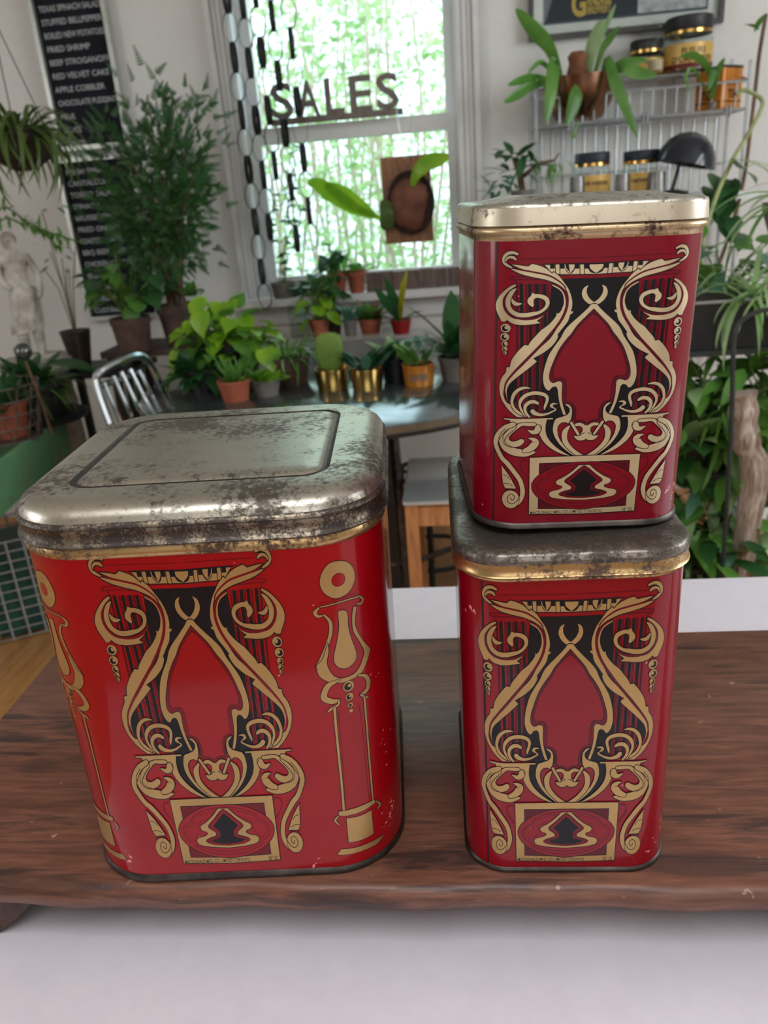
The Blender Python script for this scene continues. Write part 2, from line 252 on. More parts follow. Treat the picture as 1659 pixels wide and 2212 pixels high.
DESIGN = json.loads('''{"p":[["k","p",[[-15.75,139.03,1],[0.05,138.8,1],[0.05,63.27,1],[-6.65,65.01,1],[-16.9,65.4,1],[-22.02,65.4,1],[-22.94,68.64,1],[-25.88,82.19,1],[-22.28,136.79,1],[-22.18,137.95,1]],0],["k","p",[[-22.76,65.62,1],[-16.95,66.15,1],[-17.88,63.54,0],[-18.35,60.52,0],[-18.08,57.84,0],[-16.57,54.32,0],[-13.73,50.35,0],[-9.78,46.7,0],[-4.37,43.76,1],[-8.49,44.11,1],[-11.57,45.79,0],[-16.62,49.3,0],[-20.2,53.3,0],[-22.32,58.0,0],[-22.54,61.82,0]],0],["k","p",[[-39.08,88.71,1],[-38.66,75.09,1],[-41.35,74.24,1],[-43.57,78.59,0],[-43.56,83.03,0],[-41.85,86.06,0]],0],["k","p",[[-38.69,137.36,1],[-36.9,137.32,1],[-35.74,109.81,1],[-35.17,68.0,1],[-37.08,67.99,1],[-37.58,109.84,1]],0],["k","p",[[-34.28,137.25,1],[-32.57,137.18,1],[-31.29,109.67,1],[-30.55,67.88,1],[-32.38,67.95,1],[-33.05,109.74,1]],0],["k","p",[[-30.58,137.11,1],[-28.8,137.04,1],[-27.42,109.53,1],[-26.53,67.73,1],[-28.43,67.8,1],[-29.25,109.6,1]],0],["k","p",[[-26.74,136.96,1],[-25.02,136.9,1],[-23.55,109.38,1],[-22.51,67.57,1],[-24.34,67.64,1],[-25.31,109.45,1]],0],["d","s",[[-39.7,137.04,0.35],[-38.73,109.84,0.35],[-38.35,67.97,0.35]],0],["d","s",[[-35.63,136.96,0.35],[-34.56,109.79,0.35],[-34.01,67.99,0.35]],0],["d","s",[[-34.91,136.93,0.35],[-33.83,109.77,0.35],[-33.25,67.97,0.35]],0],["d","s",[[-31.69,136.82,0.35],[-30.52,109.64,0.35],[-29.82,67.85,0.35]],0],["d","s",[[-30.94,136.79,0.35],[-29.74,109.62,0.35],[-29.02,67.82,0.35]],0],["d","s",[[-27.92,136.67,0.35],[-26.65,109.5,0.35],[-25.8,67.7,0.35]],0],["d","s",[[-27.23,136.65,0.35],[-25.94,109.47,0.35],[-25.07,67.67,0.35]],0],["d","s",[[-24.14,136.53,0.35],[-22.77,109.35,0.35],[-21.78,67.55,0.35]],0],["d","s",[[-40.18,137.87,0.46],[-39.32,109.84,0.46],[-38.45,67.97,0.46]],0],["m","s",[[-38.75,149.35,0.31],[-1.92,148.77,0.31]],0],["m","s",[[-25.65,138.91,0.54],[-37.27,139.42,0.54],[-43.06,139.38,0.54],[-43.71,140.05,0.54],[-43.12,140.71,0.54],[-35.32,141.01,0.54]],0],["m","s",[[-41.33,139.21,0.46],[-40.25,137.88,0.46],[-39.67,136.54,0.46]],0],["r","p",[[0.05,123.69,1],[-3.66,119.75,0],[-8.18,115.11,0],[-11.02,110.92,0],[-13.61,107.88,0],[-16.51,103.77,0],[-18.38,99.95,0],[-19.91,96.09,0],[-21.12,92.55,0],[-21.58,89.68,0],[-21.18,87.67,0],[-20.2,86.36,0],[-19.26,85.67,0],[-17.15,86.25,0],[-15.35,86.18,0],[-14.38,85.05,0],[-14.16,81.75,0],[-13.84,74.35,1],[-11.63,73.71,0],[-9.04,73.05,0],[-7.61,70.76,0],[-7.06,68.12,0],[-7.2,65.11,0],[-7.2,65.03,1],[-5.06,63.25,0],[-2.84,62.97,0],[0.05,62.13,1]],0],["m","s",[[0.25,122.5,1.39],[-3.44,119.23,1.31],[-7.96,114.59,1.31],[-10.48,110.72,1.31],[-13.22,107.34,1.31],[-15.79,103.57,1.31],[-17.99,99.4,1.31],[-19.5,95.18,1.31],[-20.42,91.62,1.31],[-20.38,89.27,1.31],[-19.72,87.25,1.31],[-18.25,86.72,1.16],[-16.12,87.04,1.16],[-13.96,86.85,1.31],[-13.37,85.01,1.31],[-13.25,81.71,1.31],[-12.87,74.87,1.31],[-11.29,74.07,1.16],[-8.67,72.85,1.16],[-7.14,70.74,1.16],[-6.69,68.1,1.16],[-6.84,65.1,1.16],[-6.59,64.25,1.31],[-4.73,63.73,1.31],[-0.69,62.51,1.31]],0],["d","s",[[0.35,121.31,0.42],[-3.23,118.71,0.42],[-7.75,114.06,0.42],[-9.93,110.35,0.42],[-12.66,106.79,0.42],[-15.07,103.36,0.42],[-17.42,98.85,0.42],[-19.01,94.27,0.42],[-19.68,90.69,0.42],[-19.19,88.5,0.42],[-18.14,87.74,0.42],[-16.36,87.96,0.42],[-14.2,87.77,0.42],[-12.77,86.26,0.42],[-12.23,83.51,0.42],[-11.99,77.99,0.42],[-11.86,75.02,0.42],[-10.6,74.6,0.42],[-8.17,73.47,0.42],[-6.65,71.1,0.42],[-6.22,68.08,0.42],[-6.39,65.46,0.42],[-6.37,65.19,0.42],[-5.49,64.13,0.42],[-3.3,64.2,0.42],[-0.73,63.08,0.42]],0],["g","p",[[-26.44,146.48,1],[0.05,145.77,1],[0.05,140.85,1],[-21.71,141.39,1]],1],["k","p",[[-29.5,146.6,1],[0.05,145.97,1],[0.05,145.38,1],[-25.06,146.07,1]],0],["k","p",[[-23.55,146.37,1],[-21.17,146.28,1],[-21.04,144.16,1],[-23.42,144.18,1]],0],["k","p",[[-18.62,146.19,1],[-16.24,146.1,1],[-16.09,143.97,1],[-18.47,143.99,1]],0],["k","p",[[-11.14,145.9,1],[-8.76,145.81,1],[-8.6,143.68,1],[-10.98,143.71,1]],0],["k","p",[[-6.21,145.71,1],[-3.83,145.62,1],[-3.66,143.5,1],[-6.04,143.52,1]],0],["k","p",[[-4.68,145.66,1],[0.05,145.54,1],[0.05,140.95,1],[-2.66,141.66,0],[-4.03,143.51,0]],0],["g","p",[[-3.48,145.51,1],[0.05,145.44,1],[0.05,141.18,1],[-2.97,143.47,0]],0],["k","p",[[-16.58,146.11,1],[-10.63,145.88,1],[-10.81,143.77,0],[-11.87,142.01,0],[-13.19,141.4,0],[-14.6,142.11,0],[-15.92,143.96,0]],0],["g","p",[[-14.02,145.91,1],[-11.13,145.8,1],[-11.33,143.95,0],[-13.04,141.72,1],[-13.49,143.21,0]],0],["g","s",[[-15.96,145.92,0.39],[-15.49,144.11,0.46],[-13.39,141.83,0.39]],0],["g","p",[[-20.65,146.17,1],[-18.85,146.1,1],[-18.54,141.44,1],[-20.35,141.51,1]],1],["g","p",[[-8.24,145.69,1],[-6.44,145.63,1],[-6.07,140.96,1],[-7.88,141.03,1]],1],["g","s",[[-3.67,135.16,0.31],[-5.02,133.64,1.69],[-5.32,131.32,2.54],[-4.21,128.93,2.54],[-2.16,127.0,2.16],[-0.03,125.9,1.69]],1],["g","p",[[0.05,126.0,1],[-1.53,125.62,0],[-3.27,123.65,0],[-7.48,119.83,0],[-11.74,116.11,0],[-14.33,113.2,0],[-16.5,109.03,0],[-19.4,104.94,0],[-21.97,100.8,0],[-23.49,96.58,0],[-24.49,92.32,0],[-24.87,88.36,0],[-24.45,85.43,0],[-23.6,83.21,0],[-22.44,81.77,0],[-21.16,81.46,0],[-20.33,82.53,0],[-19.12,83.33,0],[-17.67,83.27,0],[-16.79,81.85,0],[-16.31,78.89,0],[-15.5,74.79,0],[-14.35,71.02,0],[-12.95,67.51,1],[-11.65,67.73,1],[-12.68,70.58,0],[-13.82,73.98,0],[-14.45,78.08,0],[-14.52,81.76,0],[-14.53,84.69,0],[-15.14,85.81,0],[-16.42,86.15,0],[-17.83,85.73,0],[-19.24,85.31,0],[-20.72,86.02,0],[-21.62,87.87,0],[-21.68,90.05,0],[-21.14,92.91,0],[-19.93,96.45,0],[-18.4,100.31,0],[-16.53,104.13,0],[-13.64,108.23,0],[-11.04,111.27,0],[-8.2,115.46,0],[-3.68,120.09,0],[0.05,123.76,1]],1],["g","p",[[-43.12,144.83,1],[-42.76,144.34,0],[-38.42,142.31,0],[-33.96,140.97,0],[-29.81,139.96,0],[-25.66,139.01,0],[-22.17,137.78,0],[-18.64,136.16,0],[-15.76,134.05,0],[-14.26,132.33,0],[-13.36,130.78,1],[-14.72,134.01,0],[-16.77,136.42,0],[-20.17,138.7,0],[-24.74,140.75,0],[-30.62,142.22,0],[-37.47,143.61,0],[-40.88,144.42,0]],1],["g","p",[[-42.86,146.8,1],[-39.28,146.43,0],[-34.54,145.65,1],[-32.57,146.88,1],[-28.78,145.82,0],[-25.29,144.15,0],[-22.24,141.64,1],[-21.61,142.54,1],[-18.57,140.29,0],[-15.96,137.05,0],[-13.89,134.31,0],[-12.27,130.91,0],[-11.31,127.18,0],[-11.44,124.13,0],[-12.03,122.63,1],[-10.71,122.58,1],[-10.92,121.73,0],[-12.09,121.1,1],[-13.07,117.71,0],[-15.47,114.53,0],[-18.21,110.99,1],[-17.8,110.1,1],[-18.71,107.89,0],[-20.66,105.34,0],[-24.87,101.97,0],[-30.55,98.99,1],[-28.51,97.31,1],[-30.21,95.77,0],[-34.31,92.5,0],[-38.4,89.26,0],[-42.2,85.68,0],[-43.73,82.65,0],[-44.0,80.04,0],[-43.51,77.1,0],[-42.77,74.53,1],[-44.49,80.01,0],[-44.87,82.94,0],[-44.05,85.95,0],[-40.93,90.11,0],[-35.85,95.22,0],[-31.14,100.08,0],[-26.45,104.85,0],[-21.78,109.23,0],[-18.27,114.63,0],[-15.11,119.5,0],[-13.5,123.87,0],[-13.11,127.24,0],[-13.55,130.96,0],[-15.09,134.36,0],[-16.24,136.06,0],[-19.49,138.77,0],[-24.44,141.43,0],[-30.67,143.05,0],[-37.52,144.59,0]],1],["g","p",[[-21.91,136.45,1],[-18.55,134.82,0],[-15.99,132.39,0],[-14.65,127.98,0],[-14.91,124.27,0],[-16.83,119.22,0],[-20.01,114.53,0],[-23.93,109.81,0],[-28.57,104.93,0],[-33.27,100.16,0],[-37.96,95.23,0],[-42.03,90.44,0],[-44.64,86.64,0],[-45.46,83.27,0],[-45.9,79.9,0],[-45.0,76.61,0],[-43.41,74.68,1],[-41.33,73.87,1],[-40.13,71.3,0],[-37.48,68.93,0],[-34.56,68.0,0],[-31.25,67.15,1],[-37.95,67.15,1],[-41.92,70.26,0],[-45.09,73.98,0],[-47.18,77.72,0],[-48.14,81.92,0],[-47.88,85.65,0],[-46.45,89.08,0],[-44.66,91.58,0],[-44.39,94.13,1],[-42.56,94.4,1],[-41.81,97.85,0],[-39.98,100.93,0],[-37.65,103.78,0],[-35.15,106.15,1],[-33.21,105.81,1],[-31.91,108.05,0],[-29.59,110.58,0],[-26.94,113.4,0],[-23.25,116.03,0],[-20.62,118.68,0],[-19.18,120.68,1],[-19.1,122.11,1],[-18.44,121.61,1],[-17.07,122.82,0],[-15.87,125.66,0],[-15.6,127.68,0],[-16.24,131.06,0],[-18.13,133.64,0],[-21.7,135.77,0]],1],["m","s",[[-42.82,145.82,0.62],[-37.49,144.1,0.77],[-30.64,142.62,0.85],[-24.42,141.1,0.85],[-19.83,138.75,0.77],[-16.59,136.31,0.62],[-14.75,134.35,0.31]],0],["m","s",[[-21.75,136.61,0.54],[-17.86,134.8,1.0],[-15.27,132.03,1.39],[-13.96,127.95,1.54],[-14.3,123.9,1.54],[-16.13,119.2,1.54],[-19.31,114.5,1.39],[-23.23,109.96,1.16],[-27.51,104.89,1.23],[-32.21,100.12,1.23],[-36.9,95.23,1.16],[-41.47,90.1,1.08],[-44.25,86.3,1.0],[-45.07,83.11,0.92],[-45.32,79.94,0.69],[-44.2,75.55,0.31]],0],["g","s",[[-39.94,151.8,1.0],[-42.43,152.59,1.39],[-45.17,152.03,1.62],[-46.87,150.24,1.54],[-47.04,148.28,1.39],[-45.47,146.64,1.31],[-42.8,145.33,0.77]],1],["g","s",[[-40.83,149.22,0.85],[-41.99,150.12,1.31],[-44.05,150.33,1.16],[-45.58,149.36,0.92],[-45.96,148.12,0.31]],1],["g","p",[[-40.72,137.11,1],[-43.26,136.05,0],[-46.73,133.49,0],[-49.62,130.35,0],[-51.07,126.87,0],[-50.53,123.45,0],[-48.84,120.43,0],[-47.61,118.23,1],[-45.56,118.31,0],[-44.61,119.21,1],[-42.12,117.53,0],[-38.59,116.69,0],[-35.13,116.54,0],[-31.32,116.85,0],[-27.33,117.22,1],[-29.32,118.5,1],[-27.3,119.79,0],[-25.46,121.09,1],[-29.71,119.37,0],[-34.21,118.92,0],[-38.37,119.34,0],[-42.61,120.8,0],[-45.77,123.48,0],[-47.2,127.03,0],[-46.6,130.45,0],[-43.87,133.87,0],[-40.18,136.54,1]],1],["m","s",[[-40.33,135.95,0.54],[-43.51,133.54,1.16],[-46.15,130.12,1.39],[-46.39,127.05,1.54],[-45.24,123.84,1.39],[-42.09,120.98,1.31],[-38.05,119.96,1.31],[-34.25,119.54,1.23],[-29.75,120.06,1.08],[-26.01,121.45,0.92],[-23.05,124.24,0.54]],0],["g","s",[[-40.38,134.81,0.62],[-42.27,133.21,1.93],[-44.0,130.16,2.54],[-44.3,127.1,2.54],[-42.74,123.89,2.23],[-39.17,121.85,2.16],[-35.04,121.55,2.16],[-31.6,122.01,2.0],[-28.16,122.73,1.46],[-25.15,124.65,1.54],[-23.99,127.15,1.93],[-24.81,129.37,2.08],[-27.23,130.64,1.93],[-29.84,131.07,1.77],[-31.86,130.24,2.31],[-32.8,128.5,3.23],[-31.83,126.43,1.54]],1],["g","p",[[-32.16,132.6,1],[-29.7,131.74,1],[-31.33,129.96,1],[-33.07,130.36,1]],0],["g","s",[[-42.3,129.84,0.54],[-41.46,128.15,1.77],[-39.76,127.2,1.69],[-37.44,127.38,0.54]],1],["g","e",[-45.31,114.85,2.69,2.27],1],["k","e",[-45.57,114.74,1.83,1.54],0],["g","e",[-44.74,115.16,1.13,0.95],0],["g","e",[-45.71,110.23,2.46,2.02],1],["k","e",[-45.95,110.13,1.67,1.38],0],["g","e",[-45.18,110.52,1.03,0.85],0],["g","e",[-45.64,106.56,1.72,1.54],1],["k","e",[-45.8,106.49,1.17,1.05],0],["g","e",[-45.27,106.78,0.72,0.65],0],["g","e",[-45.53,103.94,1.42,1.3],1],["k","e",[-45.67,103.88,0.96,0.88],0],["g","e",[-45.23,104.13,0.6,0.54],0],["g","e",[-45.37,101.81,0.9,0.89],1],["k","e",[-45.46,101.77,0.61,0.61],0],["g","e",[-45.18,101.94,0.38,0.37],0],["g","s",[[-31.62,82.99,0.39],[-34.22,83.33,1.23],[-37.03,82.62,1.62],[-39.44,80.56,1.85],[-40.7,77.92,1.69],[-41.01,74.92,1.46],[-39.79,71.98,1.46],[-37.52,69.79,1.39],[-34.93,68.22,1.0]],1],["g","s",[[-23.51,70.99,0.46],[-23.18,72.77,1.31],[-22.31,75.34,1.46],[-22.26,77.56,1.62],[-23.91,79.21,1.77],[-27.21,80.11,1.85],[-30.46,80.16,1.85],[-33.66,79.2,1.85],[-36.05,76.9,1.85],[-36.83,74.29,1.31],[-36.17,71.68,1.16],[-34.69,69.24,1.08],[-33.63,67.53,0.62]],1],["g","s",[[-27.19,74.52,1.39],[-29.13,75.48,1.77],[-31.66,75.25,1.93],[-33.67,73.52,1.85],[-33.99,71.29,1.46],[-33.16,69.02,1.39],[-31.43,67.15,0.92]],1],["g","s",[[-29.87,70.22,2.31],[-28.24,68.91,2.08],[-25.09,68.08,1.39],[-21.84,68.52,1.08],[-19.35,69.55,0.85],[-17.35,70.68,0.77],[-18.39,71.65,0.54],[-19.84,72.83,1.46],[-18.89,73.91,1.08],[-16.64,73.93,0.31]],1],["g","p",[[-12.52,73.59,1],[-10.5,73.22,0],[-8.72,71.1,0],[-8.4,68.09,0],[-8.85,65.09,0],[-10.14,62.68,1],[-11.84,63.5,0],[-14.19,63.02,0],[-15.72,61.18,0],[-15.92,58.52,0],[-15.17,55.42,0],[-13.49,52.28,0],[-10.71,49.46,0],[-6.76,46.0,0],[-3.23,43.4,1],[-5.49,43.8,0],[-9.78,46.7,0],[-13.73,50.35,0],[-16.57,54.32,0],[-18.08,57.84,0],[-18.35,60.52,0],[-17.88,63.54,0],[-16.73,65.58,0],[-14.05,66.42,0],[-11.2,67.44,0],[-9.76,69.27,0],[-9.89,71.14,0],[-11.18,72.5,0]],1],["g","s",[[-9.65,60.95,1.16],[-11.65,57.98,2.93],[-11.76,54.14,2.85],[-10.44,51.0,2.62],[-7.63,47.79,2.23],[-4.08,44.92,2.23],[0.01,42.42,2.31]],1],["g","s",[[-6.04,61.65,1.39],[-3.86,61.95,1.77],[-1.77,60.84,1.93],[-0.9,59.1,2.31],[-1.3,57.2,2.16],[-2.68,55.91,1.54]],1],["g","p",[[-6.7,55.57,1],[-4.11,55.31,0],[-2.34,56.28,0],[0.05,57.35,1],[0.05,53.89,1],[-1.17,52.97,0],[-3.93,52.88,0],[-5.86,54.11,0]],1],["g","p",[[0.05,61.37,1],[-1.57,60.65,0],[-1.36,57.97,0],[0.05,55.62,1]],0],["g","s",[[-8.52,63.0,1.39],[-4.37,56.36,1.31]],1],["g","p",[[-45.36,66.19,1],[-18.7,66.11,1],[-18.65,65.39,1],[-21.94,65.4,1],[-22.45,62.2,0],[-22.36,58.76,0],[-21.24,55.27,0],[-18.62,51.7,0],[-15.09,48.46,0],[-11.2,45.78,0],[-8.3,44.11,1],[-11.89,45.02,0],[-16.87,47.36,0],[-21.15,50.63,0],[-23.92,53.83,0],[-25.66,57.17,1],[-26.62,62.74,1],[-37.23,63.37,1],[-41.48,64.14,1],[-41.79,65.27,1],[-45.33,65.62,1]],1],["g","s",[[-28.46,62.8,1.54],[-31.4,62.92,1.77],[-35.41,63.0,1.54],[-39.32,61.01,2.93],[-42.47,58.13,3.31],[-43.76,55.31,3.08],[-42.7,52.69,3.0],[-40.02,51.6,3.16],[-37.1,52.23,3.31],[-35.32,53.34,2.93]],1],["g","s",[[-26.52,60.83,3.46],[-27.24,59.14,3.23],[-29.33,58.45,2.16],[-32.05,59.74,0.46]],1],["g","s",[[-39.72,61.76,2.69],[-44.06,57.99,3.31],[-46.26,53.87,3.08],[-44.92,50.12,3.46],[-40.61,47.77,4.24],[-35.75,46.72,4.16],[-32.05,46.3,3.08],[-27.99,46.92,1.0]],1],["g","s",[[-33.6,47.97,2.31],[-30.7,49.05,3.46],[-28.57,50.91,4.24],[-27.75,52.82,3.7],[-29.12,54.41,1.93],[-31.3,55.04,0.54]],1],["d","s",[[-37.41,63.25,0.35],[-41.34,60.9,0.35],[-44.63,57.55,0.35],[-45.56,54.34,0.35],[-44.5,51.34,0.35],[-41.45,49.98,0.35],[-38.1,49.94,0.35]],0],["g","s",[[-39.77,63.09,2.31],[-44.56,60.64,2.93],[-48.19,56.34,3.08],[-49.73,52.19,2.69],[-48.73,48.41,2.46],[-45.85,43.29,2.46],[-42.58,40.15,2.62],[-38.97,35.66,2.39],[-35.78,30.99,2.39],[-34.27,26.57,2.39],[-33.97,22.51,2.54],[-35.4,18.39,2.69],[-37.75,15.82,2.31]],1],["d","s",[[-44.34,60.09,0.35],[-47.25,56.46,0.35],[-47.76,52.49,0.35],[-46.28,49.16,0.35],[-43.79,46.31,0.35]],0],["d","s",[[-25.65,61.63,0.35],[-24.82,60.0,0.35],[-25.62,57.74,0.35]],0],["g","e",[-40.48,18.9,4.77,5.43],1],["d","s",[[-35.41,24.52,0.42],[-35.53,21.26,0.42],[-37.08,17.92,0.42],[-39.67,16.17,0.42],[-41.98,17.49,0.42],[-41.98,20.38,0.42],[-40.31,22.2,0.42],[-38.5,21.12,0.42],[-38.64,19.05,0.42],[-39.84,18.46,0.42],[-40.4,19.93,0.42]],0],["m","s",[[-38.15,25.22,0.85],[-41.2,25.18,0.85],[-43.89,23.83,0.54]],0],["g","p",[[-46.09,38.92,1],[-41.52,33.05,0],[-37.6,25.66,1],[-39.3,25.64,0],[-43.56,25.52,1],[-44.85,27.79,1],[-45.46,32.98,0],[-45.8,36.56,0]],1],["d","s",[[-44.87,33.47,0.35],[-42.87,32.91,0.35],[-40.97,31.01,0.35]],0],["d","s",[[-44.86,28.11,0.35],[-42.1,28.34,0.35],[-39.36,27.09,0.35]],0],["g","p",[[-30.54,43.75,1],[0.05,43.86,1],[0.05,9.21,1],[-29.88,9.98,1]],1],["M","p",[[-24.83,40.06,1],[0.05,39.92,1],[0.05,12.54,1],[-24.62,13.39,1]],1],["d","s",[[-24.25,39.85,0.19],[-24.15,33.88,0.19]],0],["d","s",[[-23.86,13.56,0.19],[-24.04,18.92,0.19]],0],["d","s",[[-23.28,39.81,0.19],[-23.21,34.57,0.19]],0],["d","s",[[-22.87,13.53,0.19],[-23.01,18.14,0.19]],0],["d","s",[[-22.31,39.77,0.19],[-22.27,35.25,0.19]],0],["d","s",[[-21.87,13.49,0.19],[-21.98,17.37,0.19]],0],["d","s",[[-21.33,39.73,0.19],[-21.34,35.93,0.19]],0],["d","s",[[-20.88,13.45,0.19],[-20.94,16.59,0.19]],0],["d","s",[[-20.36,39.7,0.19],[-20.4,36.61,0.19]],0],["d","s",[[-19.88,13.41,0.19],[-19.9,15.81,0.19]],0],["d","s",[[-19.38,39.66,0.19],[-19.47,37.29,0.19]],0],["d","s",[[-18.88,13.38,0.19],[-18.87,15.03,0.19]],0],["d","s",[[-18.41,39.62,0.19],[-18.53,37.97,0.19]],0],["d","s",[[-17.89,13.34,0.19],[-17.83,14.24,0.19]],0],["r","p",[[0.05,40.04,1],[-6.33,39.96,0],[-13.71,38.66,0],[-21.03,35.76,0],[-26.09,32.36,0],[-28.38,29.23,0],[-28.82,26.83,0],[-27.9,23.55,0],[-24.66,19.76,0],[-19.13,16.27,0],[-12.11,13.74,0],[-4.38,12.5,0],[0.05,12.12,1]],1],["m","s",[[-0.21,38.93,0.62],[-6.23,38.57,0.62],[-12.87,37.24,0.62],[-19.07,34.49,0.62],[-20.79,31.76,0.62],[-23.75,30.87,0.62],[-25.72,28.93,0.62],[-26.15,26.33,0.62],[-24.84,23.03,0.62],[-20.92,20.85,0.62],[-20.04,18.77,0.62],[-14.16,16.08,0.62],[-6.42,14.35,0.62],[1.06,13.78,0.62]],0],["m","s",[[-4.29,37.51,0.35],[-12.04,36.01,0.35],[-18.27,33.66,0.35],[-19.93,29.92,0.35],[-23.32,29.85,0.35],[-24.7,27.48,0.35],[-24.19,25.04,0.35],[-20.23,22.04,0.35]],0],["m","s",[[-20.1,19.79,0.46],[-12.32,17.04,0.54],[-4.62,15.93,0.54],[0.93,15.51,0.54]],0],["m","s",[[-4.99,36.94,0.35],[-10.37,33.36,0.35],[-15.87,31.17,0.35],[-16.82,28.39,0.35],[-15.59,26.73,0.35],[-19.23,24.44,0.35],[-20.2,21.63,0.35]],0],["g","p",[[-2.86,38.44,1],[-6.72,34.82,0],[-11.01,31.79,0],[-14.66,29.92,0],[-15.31,28.34,0],[-13.91,27.07,0],[-12.18,26.6,0],[-11.72,25.37,0],[-13.92,24.24,0],[-17.65,23.37,0],[-18.9,21.99,0],[-17.63,19.9,0],[-12.42,18.68,0],[-4.77,17.99,0],[0.05,17.69,1],[0.05,18.72,1],[-4.85,19.09,0],[-10.99,20.06,0],[-13.14,20.96,0],[-13.41,22.19,0],[-10.46,23.5,0],[-7.12,24.39,0],[-6.84,25.8,0],[-8.83,27.28,0],[-10.62,28.76,0],[-10.17,30.35,0],[-6.6,33.22,0],[-2.73,36.65,0],[0.05,38.36,1]],1],["m","s",[[-0.27,37.75,1.0],[-2.64,35.46,1.0],[-6.53,32.22,1.16],[-9.37,29.72,1.16],[-7.71,27.44,1.31],[-5.51,25.75,1.31],[-6.3,23.55,1.31],[-11.86,21.73,1.16],[-8.7,19.77,0.77],[0.66,19.13,0.62]],0],["k","p",[[0.05,36.16,1],[-2.88,33.68,0],[-6.06,30.8,0],[-7.85,29.46,1],[-5.45,27.56,0],[-4.2,25.9,0],[-4.78,23.49,0],[-7.37,22.57,0],[-10.34,21.67,1],[-7.99,20.56,0],[-3.77,19.99,0],[0.05,19.74,1]],0],["m","s",[[-31.65,42.1,0.35],[-34.44,42.15,0.35],[-35.62,39.77,0.35],[-34.55,36.6,0.35],[-31.35,32.16,0.35]],0]],"c":[["g","p",[[71.43,220.7,0],[73.45,226.59,0],[77.81,230.96,0],[83.3,231.24,0],[88.91,228.93,0],[92.57,223.37,0],[92.8,216.44,0],[89.32,210.75,0],[84.14,208.45,0],[79.41,208.28,0],[74.71,211.33,0],[72.03,215.75,0]],1],["r","e",[82.36,219.56,4.02,4.07],1],["m","s",[[69.92,206.98,0.41],[81.17,207.13,0.41],[93.3,207.52,0.41]],0],["g","s",[[69.68,204.35,0.73],[77.28,204.84,0.81],[86.79,205.13,0.81],[95.28,204.55,0.97]],1],["g","s",[[95.28,204.55,1.13],[97.6,201.58,1.3],[95.95,199.22,1.46],[93.21,200.52,0.81]],1],["g","s",[[69.2,203.92,1.13],[66.77,201.26,2.11],[68.27,198.57,1.78],[71.36,198.59,0.81]],1],["g","s",[[71.84,199.0,0.97],[74.96,193.85,1.94],[74.79,186.78,2.11],[71.77,178.14,1.94],[67.3,168.44,2.43],[65.14,164.48,2.75]],1],["g","p",[[72.39,180.09,1],[68.82,170.32,0],[64.3,165.1,1],[65.46,158.07,0],[70.92,152.93,0],[78.21,150.62,0],[85.17,150.99,0],[90.59,152.05,0],[95.59,156.29,0],[100.67,165.7,1],[94.88,174.83,0],[91.6,182.5,0],[90.55,189.11,0],[92.49,198.57,1],[90.4,199.36,1],[88.97,192.77,0],[89.0,183.51,0],[92.58,174.77,0],[95.37,167.18,0],[94.34,162.29,0],[89.8,155.65,0],[84.36,153.47,0],[77.54,154.06,0],[73.19,157.84,0],[70.68,165.79,0],[72.29,173.88,0]],1],["g","p",[[80.42,198.55,0],[82.39,199.49,0],[85.19,198.13,0],[86.09,194.8,0],[85.78,187.76,0],[87.05,179.04,0],[89.4,169.74,0],[88.86,163.57,0],[83.91,160.1,0],[79.07,160.81,0],[75.63,164.72,0],[75.35,170.07,0],[77.78,178.85,0],[80.02,188.53,0]],1],["g","s",[[77.46,153.0,0.97],[70.73,150.81,3.24],[67.55,145.91,3.56],[67.17,141.59,4.05],[71.53,138.62,3.56],[75.77,138.71,1.62]],1],["g","s",[[89.49,151.98,0.97],[94.94,148.95,2.43],[96.91,143.55,3.24],[95.25,138.83,2.92],[90.44,137.23,1.94]],1],["g","s",[[90.44,137.23,1.3],[93.62,134.03,1.62],[95.95,132.85,0.65]],1],["g","s",[[75.77,138.71,1.13],[75.03,135.59,1.3],[71.11,133.73,1.94],[68.13,131.49,0.65]],1],["g","e",[82.58,146.7,3.57,3.81],1],["k","e",[82.27,146.59,2.56,2.76],0],["g","e",[83.22,147.13,1.18,1.27],0],["g","e",[82.64,138.98,2.58,2.79],1],["k","e",[82.33,138.87,1.77,1.93],0],["g","e",[83.17,139.34,0.89,0.97],0],["g","e",[82.74,132.93,1.69,1.84],1],["k","e",[82.63,132.75,0.99,1.08],0],["g","e",[82.89,128.61,1.2,1.31],1],["g","s",[[72.54,133.97,1.62],[72.25,119.42,1.46],[72.23,96.26,1.46],[72.21,72.26,1.46],[71.9,52.48,1.46]],1],["g","s",[[92.72,134.48,1.46],[92.78,117.39,1.3],[92.7,87.97,1.3],[92.74,63.41,1.3],[92.81,52.03,1.13]],1],["m","s",[[75.04,130.01,0.81],[74.59,113.12,0.41],[74.14,83.86,0.41],[73.27,54.62,0.41]],0],["m","s",[[88.25,130.93,0.81],[89.46,119.02,0.41],[89.86,89.49,0.41],[89.99,54.96,0.41]],0],["g","p",[[68.68,53.22,1],[72.14,53.05,0],[81.4,52.95,0],[93.51,52.87,1],[95.2,49.89,1],[84.31,48.45,0],[73.82,48.79,0],[68.43,50.12,1]],1],["g","s",[[67.89,49.59,0.97],[65.63,46.16,1.3],[67.81,42.62,0.81]],1],["g","s",[[95.25,50.5,0.81],[98.26,45.92,1.62],[96.0,43.6,1.3]],1],["g","p",[[73.12,46.46,1],[81.86,45.14,0],[91.03,45.45,1],[91.26,25.15,1],[82.47,24.78,0],[73.02,25.85,1]],1],["g","p",[[64.72,17.09,1],[67.58,21.26,1],[76.72,20.0,0],[88.96,19.28,0],[100.24,18.23,1],[93.64,14.95,0],[81.74,15.2,0],[71.21,15.81,0]],1]]}''')
